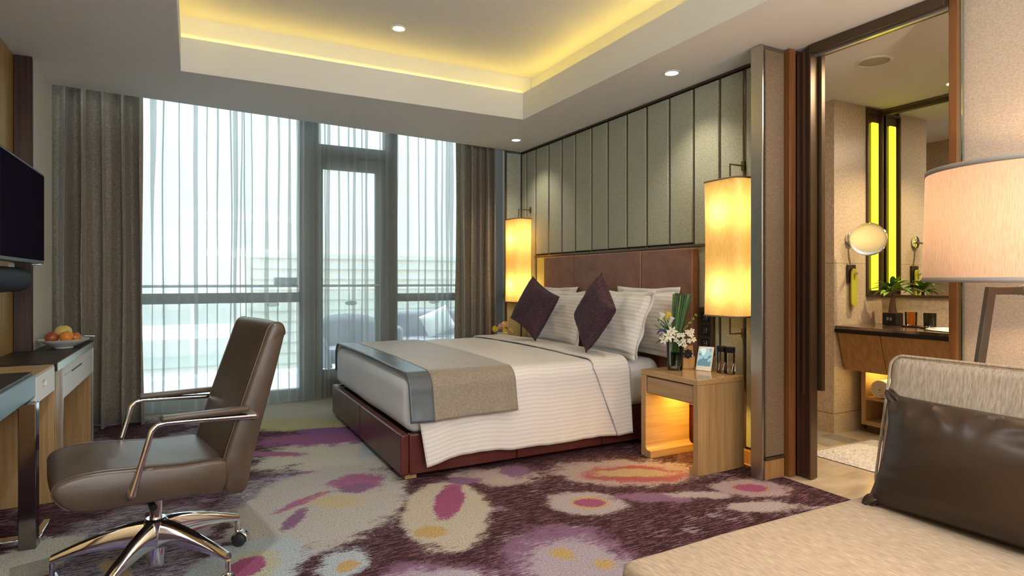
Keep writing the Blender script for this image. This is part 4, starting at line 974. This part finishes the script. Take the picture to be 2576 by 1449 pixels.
build('grille', MB().lathe([(0, -.006), (.075, -.005), (.085, -.004), (.085, 0), (0, 0)], (3.79, 2.285, CE-.001), 36), noisy(mat('grille', rough=.7), (.34, .30, .24), (.55, .50, .42), (300, 300, 300), 1), sp_)
build('ring', MB().lathe([(.085, 0), (.087, -.007), (.100, -.005), (.104, 0)], (3.79, 2.285, CE-.0005), 40), 'satin_white', sp_)

# ------------------------------------------------------------------ floor lamp behind the sofa
LX, LY = 2.70, 1.06; LZ0, LZ1 = 1.165, 1.585
fl_ = thing('floor_lamp', 'bronze tripod floor lamp with a large pinkish drum shade behind the sofa', 'floor lamp', (LX, LY, 0))
RB, RT = .325, .315
mb = MB(); mb.grid(lambda u, v: (LX+(RB+(RT-RB)*v)*math.cos(2*math.pi*u), LY+(RB+(RT-RB)*v)*math.sin(2*math.pi*u), LZ0+(LZ1-LZ0)*v), 72, 6)
build('lamp_shade', mb, 'drumshade', fl_)
for z, r_ in ((LZ0+.006, RB+.001), (LZ1-.006, RT+.001)):
    mb = MB(); mb.grid(lambda u, v, z=z, r_=r_: (LX+r_*math.cos(2*math.pi*u), LY+r_*math.sin(2*math.pi*u), z-.009+.018*v), 72, 1); build('shade_trim', mb, 'strap', fl_, solid=.003)
build('hub', MB().lathe([(.0, 1.115), (.035, 1.115), (.035, 1.15), (.012, 1.155), (.012, 1.20), (0, 1.20)], (LX, LY, 0), 24), 'satinmetal', fl_)
for k in range(3):
    a = R((152, 262, 2)[k]); d = Vector((math.cos(a), math.sin(a), 0)); sd = Vector((-d.y, d.x, 0))*.010
    p = [(.03, 1.118), (.145, 1.118), (.145, 1.146), (.03, 1.146)]
    mb = MB(); c = Vector((LX, LY, 0))
    def ext(poly):
        n_ = len(poly); vs_ = [c+d*a_+Vector((0, 0, b_))+sd for a_, b_ in poly]+[c+d*a_+Vector((0, 0, b_))-sd for a_, b_ in poly]
        mb.add(vs_, [tuple(range(n_)), tuple(range(2*n_-1, n_-1, -1))]+[(i, i+n_, (i+1) % n_+n_, (i+1) % n_) for i in range(n_)])
    ext([(.03, 1.146), (.155, 1.146), (.325, 0.002), (.297, .002), (.130, 1.118), (.03, 1.118)])
    build('leg', mb, 'darkbronze', fl_, bevel=.001)
build('pull_switch', MB().tube([(LX-.035, LY-.02, 1.115), (LX-.035, LY-.02, 1.07)], [.003, .006], 8), 'satinmetal', fl_)
build('bulb', MB().lathe([(0, 1.26), (.02, 1.27), (.03, 1.31), (.02, 1.35), (0, 1.36)], (LX, LY, 0), 14), 'bulbglow', fl_)
build('socket', MB().lathe([(0, 1.19), (.016, 1.19), (.018, 1.26), (0, 1.26)], (LX, LY, 0), 14), 'satinmetal', fl_)
point('floor_lamp_light', (LX+.05, LY-.05, 1.38), 16, (1, .66, .36), .04)

# ------------------------------------------------------------------ sofa
so = thing('sofa', 'beige chenille sofa with chaise seat and tall loose back cushion', 'sofa', (1.8, .5, 0))
build('seat_cushion', rbox(1.005, 2.22, -.6, 1.30, .24, .425, .045, 6, .006), 'sofa', so)
build('base', BX(1.04, 2.38, -.58, 1.27, .05, .245), 'sofa', so, bevel=.02)
build('back_frame', BX(2.235, 2.385, -.6, 1.27, .25, .66), 'sofa_back', so, bevel=.04, seg=4)
for x in (1.10, 2.30):
    for y in (-.5, 1.18): build('foot', BX(x-.025, x+.025, y-.025, y+.025, 0, .05), 'darkwood', so)
def slab_cushion(w_, h_, t_, seed=0):
    mb = rbox(-w_/2, w_/2, -t_/2, t_/2, -h_/2, h_/2, .045, 7, .007); return mb
cm = Matrix.Translation((2.195, .76, .665)) @ Matrix.Rotation(R(13), 4, 'Y') @ Matrix.Rotation(R(90), 4, 'Z')
build('back_cushion', slab_cushion(1.02, .48, .11).xf(cm), 'sofa_back', so)
def rectloop(w_, h_, y, r_=.04):
    pts = []
    for (sx_, sz_, a0_) in ((1, 1, 0), (-1, 1, 90), (-1, -1, 180), (1, -1, 270)):
        for a in range(0, 91, 15): pts.append((sx_*(w_/2-r_)+r_*math.cos(R(a0_+a)), y, sz_*(h_/2-r_)+r_*math.sin(R(a0_+a))))
    return pts
build('piping', MB().tube(rectloop(1.01, .47, .045), .005, 6, closed=True).xf(cm), 'sofa_back', so)
bc = thing('satin_cushion', 'long dark brown satin cushion leaning on the sofa back', 'cushion', (2.05, .8, .43))
mb = MB()
def satin(sgn):
    def f(u, v):
        a, b = 2*u-1, 2*v-1
        ed = max(0, 1-abs(a)**3.2)**.5*max(0, 1-abs(b)**2.6)**.5
        cr = (abs(a)**5)*.022+(abs(b)**5)*.018
        wr_ = .020*math.sin(a*30+nz(a*4, b*2)*7+b*3)*(max(0, b)**3)*(1-max(0,b)**12)*max(0, nz(a*3.1, 2.7)+.35)*1.6+.010*nz(a*1.8, b*1.8, 3)*ed+.006*math.sin(b*20+nz(a*3, b*5)*5)*(abs(a)**8)*ed
        x = a*.50*(1-.045*(1-b*b)*abs(a)**3); z = b*.185*(1-.05*(1-a*a)*abs(b)**3)
        return (x, sgn*(.085*ed+.003)+wr_, z)
    return f
nn = 60
mb.grid(satin(1), nn, 36); mb.grid(satin(-1), nn, 36)
k = (nn+1)*37; rim = [i*37 for i in range(nn+1)]+[nn*37+j for j in range(1, 37)]+[i*37+36 for i in range(nn-1, -1, -1)]+[j for j in range(35, 0, -1)]
for i in range(len(rim)): a, b = rim[i], rim[(i+1) % len(rim)]; mb.f.append((a, b, b+k, a+k))
cm2 = Matrix.Translation((2.055, .725, .605)) @ Matrix.Rotation(R(20), 4, 'Y') @ Matrix.Rotation(R(90), 4, 'Z')
build('cushion_body', mb.xf(cm2), 'brownsatin', bc)
for (x, z) in ((.49, .175), (.49, -.18)):
    sg = 1 if z > 0 else -1; e_ = MB()
    for q_ in (-1, 0, 1):
        lb = leafblade((x-.035, 0, z-.03*sg), (x+.014+.004*q_, .010*q_, z+(.030-.008*abs(q_))*sg), .030, (0, 1, .1), .010*q_+.004, 6); e_.add(lb.v, lb.f)
    e_.xf(cm2)
    build('corner_knot', e_, 'brownsatin', bc, solid=.004)

# ------------------------------------------------------------------ television, sound bar, credenza, desk
tv = thing('television', 'black flat television on an arm at the left wall', 'television', (-.8, 3.9, 1.5))
build('casing', BX(-.80, -.765, 3.44, 4.36, 1.262, 1.782), 'black', tv, bevel=.006)
build('screen', BX(-.766, -.762, 3.455, 4.345, 1.282, 1.768), 'screen', tv)
build('mount_arm', BX(-.97, -.80, 3.85, 3.95, 1.45, 1.6), 'black', tv, bevel=.004)
build('sensor', BX(-.79, -.75, 4.18, 4.24, 1.252, 1.263), 'satinmetal', tv, bevel=.003)
sb = thing('sound_bar', 'dark blue-grey cylindrical sound bar under the television', 'speaker', (-.86, 3.8, 1.18))
build('body', MB().lathe([(0, 3.3), (.062, 3.305), (.066, 3.32), (.066, 4.16), (.058, 4.18), (0, 4.185)], (-.85, 0, 1.175), 28, 'y'), mat('speaker_cloth', (.025, .035, .05), .7, Specular_IOR_Level=.1), sb)
build('bracket', BX(-.97, -.90, 3.7, 3.8, 1.16, 1.19), 'bronze', sb)
build('mount_pin', BX(-.87, -.83, 3.9, 4.02, 1.238, 1.262), 'bronze', sb)

cz = thing('credenza', 'oak credenza with black top, metal edges and small drawers along the left wall', 'credenza', (-.8, 4.6, 0))
cx0, cx1, cy0, cy1 = -.966, -.645, 3.90, 5.255
build('top', BX(cx0-.0, cx1+.012, 3.925, 4.655, .69, .735), 'blacktop', cz, bevel=.003)
build('top', BX(-.875, cx1+.012, 4.657, cy1, .69, .735), 'blacktop', cz, bevel=.003)
build('top_edge', BX(cx1+.012, cx1+.016, 3.93, cy1, .692, .733), 'satinmetal', cz)
build('end_panel', BX(cx0, cx1-.002, cy0+.03, cy0+.06, 0, .688), 'oak', cz, bevel=.002)
build('end_panel', BX(-.874, cx1-.002, cy1-.04, cy1, 0, .688), 'oak', cz, bevel=.002)
for y in (4.10, cy1-.012): build('edge_strip', BX(cx1, cx1+.010, y, y+.012, 0, .69), 'satinmetal', cz)
build('front_stile', BX(cx1-.02, cx1, 3.962, 4.10, 0, .688), 'oak', cz)
build('apron_rail', BX(cx1-.015, cx1+.006, 4.112, cy1-.012, .635, .688), 'satin_white', cz, bevel=.002)
build('drawer', BX(cx1-.18, cx1+.006, 4.12, 4.36, .51, .632), 'satin_white', cz, bevel=.002)
d_ = build('drawer', BX(cx1-.18, cx1+.006, 4.365, cy1-.016, .51, .632), 'satin_white', cz, bevel=.002)
build('finger_groove', BX(cx1-.01, cx1+.008, 4.40, 4.75, .626, .636), 'black', d_)
build('back_panel', BX(cx0, cx0+.01, 4.0, 4.65, 0, .688), 'oak', cz)
build('inner_panel', BX(-.874, -.862, 4.70, cy1-.04, 0, .688), 'oak_x', cz)

dk = thing('desk', 'writing desk with polished chrome legs, black inset top and a white-fronted drawer', 'desk', (-.8, 3.0, 0))
build('frame', BX(-.962, -.64, 2.2, 3.475, .635, .738), 'deskleather', dk, bevel=.006)
build('inset_top', BX(-.962, -.652, 2.2, 3.47, .738, .750), 'blacktop', dk, bevel=.003)
build('wooden_top', BX(-.962, -.640, 3.477, 3.885, .722, .733), 'oak_x', dk, bevel=.002)
dr_ = MB(); dr_.box(-.66, -.638, 3.477, 3.60, .60, .722); dr_.box(-.66, -.638, 3.70, 3.885, .60, .722); dr_.box(-.66, -.638, 3.60, 3.70, .60, .655); dr_.box(-.66, -.638, 3.60, 3.70, .69, .722)
dro = build('drawer', dr_, 'satin_white', dk)
build('pull_cutout', BX(-.665, -.656, 3.59, 3.71, .65, .695), 'orangewood', dro)
build('drawer_box', BX(-.95, -.662, 3.49, 3.875, .60, .720), 'satin_white', dk)
build('leg', BX(-.668, -.605, 3.29, 3.352, 0, .634), 'darkchrome', dk, bevel=.003)
build('leg', BX(-.80, -.745, 3.30, 3.352, 0, .634), 'darkchrome', dk, bevel=.003)
build('foot_rail', BX(-.96, -.60, 3.352, 3.41, 0, .03), 'chrome', dk, bevel=.003)
build('foot_rail', BX(-.635, -.605, 3.41, 3.60, 0, .025), 'chrome', dk, bevel=.003)
build('leg', BX(-.668, -.63, 2.25, 2.31, 0, .634), 'darkchrome', dk, bevel=.003)

bwc = (-.735, 4.78, .7355)
bw = tag(build('fruit_bowl', MB().lathe([(0, .002), (.045, 0), (.05, .006), (.10, .03), (.135, .052), (.137, .056), (.125, .052), (.09, .034), (.0, .016)], bwc, 36), 'satin_white'), 'shallow white fruit bowl at the end of the credenza', 'bowl')
build('foot_ring', MB().lathe([(.04, 0), (.05, 0), (.05, .004), (.04, .004)], bwc, 30), 'satin_white', bw)
def fruit(name, lab, cat, c, r_, m_, sx_=1, sq=.92):
    t_ = thing(name, lab, cat, c, 'fruit in the white bowl')
    prof = [(0, -r_*sq*.9)]+[(r_*math.sin(R(a)), -r_*sq*math.cos(R(a))) for a in range(15, 170, 12)]+[(r_*.12, r_*sq*.82), (0, r_*sq*.78)]
    build('flesh', MB().lathe(prof, c, 22), m_, t_)
    build('stalk', MB().tube([off(c, (0, 0, r_*.68)), off(c, (.004, .002, r_*1.0))], .002, 5), 'bark', t_)
am = noisy(mat('apple_skin', rough=.3), (.42, .05, .02), (.75, .36, .08), (14, 14, 14), 3)
om = noisy(mat('orange_skin', rough=.45), (.72, .22, .03), (.80, .32, .05), (60, 60, 60), 2, bump=.2)
fruit('apple', 'dark red apple at the left of the fruit bowl', 'apple', (-.795, 4.75, .805), .038, noisy(mat('red_apple', rough=.3), (.26, .04, .02), (.45, .12, .05), (14, 14, 14), 3))
fruit('orange', 'orange in the front of the fruit bowl', 'orange', (-.715, 4.725, .81), .038, om)
fruit('apple', 'red and yellow apple on the right side of the fruit bowl', 'apple', (-.68, 4.79, .80), .034, am)
fruit('mango', 'large yellow-green fruit on top in the bowl', 'fruit', (-.742, 4.80, .835), .048, noisy(mat('yellow_skin', rough=.35), (.66, .46, .10), (.80, .62, .26), (9, 9, 9), 3))
kn = thing('fruit_knife', 'small silver fruit fork lying at the rim of the bowl', 'fork', (-.66, 4.90, .76))
build('handle', MB().tube([(-.60, 4.98, .787), (-.64, 4.87, .800)], [.006, .005], 8), 'chrome', kn); build('blade', MB().tube([(-.64, 4.87, .800), (-.665, 4.80, .798)], [.005, .002], 6), 'chrome', kn)

# ------------------------------------------------------------------ office chair
HX, HY = -.13, 2.76
ch = thing('office_chair', 'taupe leather swivel office chair with chrome arms and five-star base at the desk', 'chair', (HX, HY, 0))
cmx = Matrix.Translation((HX, HY, 0)) @ Matrix.Rotation(R(191), 4, 'Z')
seat_prof = [(-.19, .362), (-.1, .366), (.02, .371), (.2, .376), (.265, .388), (.305, .412), (.332, .450), (.330, .482), (.305, .502), (.25, .512), (.18, .512), (.08, .503), (-.05, .490), (-.20, .478)]
back_prof = [(-.27, .345), (-.20, .354), (-.196, .42), (-.188, .468), (-.235, .62), (-.285, .77), (-.330, .90), (-.352, .965), (-.368, .992), (-.392, 1.0), (-.414, .990), (-.424, .962), (-.418, .93), (-.378, .77), (-.335, .61), (-.295, .45)]
def crown_prism(prof, hw, nlat=16, puff=.012, bulge=.0, wr_=0, er=.018):
    """profile extruded across with rounded side edges and a slight crown"""
    mb = MB(); n = len(prof); cx_ = sum(p_[0] for p_ in prof)/n; cz_ = sum(p_[1] for p_ in prof)/n
    # resample the profile smoothly
    pts = []
    for i in range(n):
        p0, p1, p2, p3 = [Vector(prof[(i+k_) % n]) for k_ in (-1, 0, 1, 2)]
        for s_ in range(4):
            t = s_/4; pts.append(.5*((2*p1)+(-p0+p2)*t+(2*p0-5*p1+4*p2-p3)*t*t+(-p0+3*p1-3*p2+p3)*t**3))
    m_ = len(pts); rings = []
    lat = [(-hw, .80*er), (-hw+er*.3, .30*er), (-hw+er, 0)]+[(-hw+er+(2*hw-2*er)*i/nlat, 0) for i in range(1, nlat)]+[(hw-er, 0), (hw-er*.3, .30*er), (hw, .80*er)]
    for (y, ins) in lat:
        for i, p_ in enumerate(pts):
            a, b = pts[i-1], pts[(i+1) % m_]; d = (b-a); nrm = Vector((d.y, -d.x)); nrm = nrm.normalized() if nrm.length else nrm
            if (nrm.dot(p_-Vector((cx_, cz_)))) < 0 and False: nrm = -nrm
            w_ = puff*(1-(y/hw)**2)
            if wr_: w_ += wr_*nz(p_.x*26, y*5, 2)*max(0, 1-(y/hw)**2)*(1 if abs(p_.x) < .2 else .3)
            q_ = p_+nrm*(w_-ins); mb.v.append((q_.x, y, q_.y))
    for r_ in range(len(lat)-1):
        for i in range(m_): a = r_*m_+i; b = r_*m_+(i+1) % m_; mb.f.append((a, b, b+m_, a+m_))
    mb.f.append(tuple(range(m_))); e_ = (len(lat)-1)*m_; mb.f.append(tuple(e_+i for i in range(m_-1, -1, -1)))
    return mb, pts
# profiles run so that the outward normal is consistent
mb, sp1 = crown_prism(seat_prof, .25, puff=.006, wr_=.004); build('seat', mb.xf(cmx), 'chairleather', ch)
mb, sp2 = crown_prism(back_prof, .25, puff=.005, wr_=.0); build('backrest', mb.xf(cmx), 'chairleather', ch)
for s_ in (-1, 1):
    for nm, q_, rng in (('seam', sp1, range(18, 54)), ('seam', sp2, range(12, 48))):
        build(nm, MB().tube([(q_[i].x, s_*.236, q_[i].y) for i in rng], .0028, 6).xf(cmx), 'chairleather', ch)
    y = s_*.268
    A = [(.112, y, .418), (.095, y, .48), (.062, y, .60), (.052, y, .635), (.036, y, .653), (.01, y, .658), (-.10, y, .652), (-.30, y, .640)]
    arm = build('armrest', MB().tube(A, [.012, .010, .010, .010, .010, .010, .010, .011], 12).xf(cmx), 'chrome', ch)
    build('arm_pad', MB().box(-.275, .025, y-.021, y+.021, .662, .683).xf(cmx), 'chairleather', arm, bevel=.008, seg=3)
    build('bolt', MB().lathe([(0, -.012), (.014, -.012), (.016, 0), (.014, .012), (0, .012)], (.112, s_*.262, .422), 14, 'y').xf(cmx), 'chrome', arm)
    build('bolt', MB().lathe([(0, -.012), (.012, -.012), (.014, 0), (.012, .012), (0, .012)], (-.300, s_*.262, .640), 14, 'y').xf(cmx), 'chrome', arm)
build('mechanism', MB().box(-.10, .10, -.07, .07, .335, .372).xf(cmx), 'black', ch, bevel=.01)
build('tilt_lever', MB().tube([(.05, .05, .35), (.04, .14, .345), (.035, .19, .335)], [.008, .010, .013], 10).xf(cmx), 'black', ch)
build('tension_knob', MB().lathe([(0, -.02), (.018, -.018), (.020, .015), (.010, .02), (0, .02)], (.20, .12, .36), 14, 'x').xf(cmx), 'bronze', ch)
build('gas_column', MB().lathe([(.0, .05), (.032, .05), (.034, .16), (.030, .20), (.022, .205), (.022, .31), (.030, .312), (.030, .336), (0, .336)], (HX, HY, 0), 24), 'chrome', ch)
build('hub', MB().lathe([(.0, .135), (.036, .135), (.043, .15), (.043, .225), (.034, .235), (0, .235)], (HX, HY, 0), 24), 'chrome', ch)
for k in range(5):
    a = R(28+72*k); d = Vector((math.cos(a), math.sin(a), 0)); s_ = Vector((-d.y, d.x, 0))
    mb = MB(); n_ = 10
    def fn(u, v):
        r_ = .03+.315*u; hw = .020*(1-u)+.013*u; top = .232-.095*u**1.5; th = .082*(1-u)**1.2+.030
        # closed rounded section
        t_ = v*2*math.pi; c_, q_ = math.cos(t_), math.sin(t_)
        return Vector((HX, HY, 0))+d*r_+s_*(hw*math.copysign(abs(c_)**.5, c_)*(1.15-.35*math.sin(t_)))+Vector((0, 0, top-th/2+th/2*math.copysign(abs(q_)**.6, q_)))
    mb.grid(fn, n_, 14)
    mb.f.append(tuple(range(15))); mb.f.append(tuple(n_*15+j for j in range(14, -1, -1)))
    lg = build('leg', mb, 'chrome', ch)
    cc = Vector((HX, HY, 0))+d*.343
    build('caster_stem', MB().tube([cc+Vector((0, 0, .108)), cc+Vector((0, 0, .058))], .010, 10), 'chrome', lg)
    wd = s_ if k % 2 else (s_*.6+d*.8).normalized(); of = Vector((wd.y, -wd.x, 0))*.012
    q = Matrix.Translation(cc+of+Vector((0, 0, .0285))) @ wd.to_track_quat('Z', 'Y').to_matrix().to_4x4()
    build('caster', MB().lathe([(0, -.026), (.020, -.026), (.028, -.022), (.028, -.005), (.018, -.004), (.018, .004), (.028, .005), (.028, .022), (.020, .026), (0, .026)], (0, 0, 0), 22).xf(q), 'rubber', lg)
    hd_ = MB(); hd_.grid(lambda u, v: (.034*math.cos(R(-10+200*u)), .034*math.sin(R(-10+200*u)), -.018+.036*v), 12, 1)
    build('caster_hood', hd_.xf(q), 'chrome', lg, solid=.002)
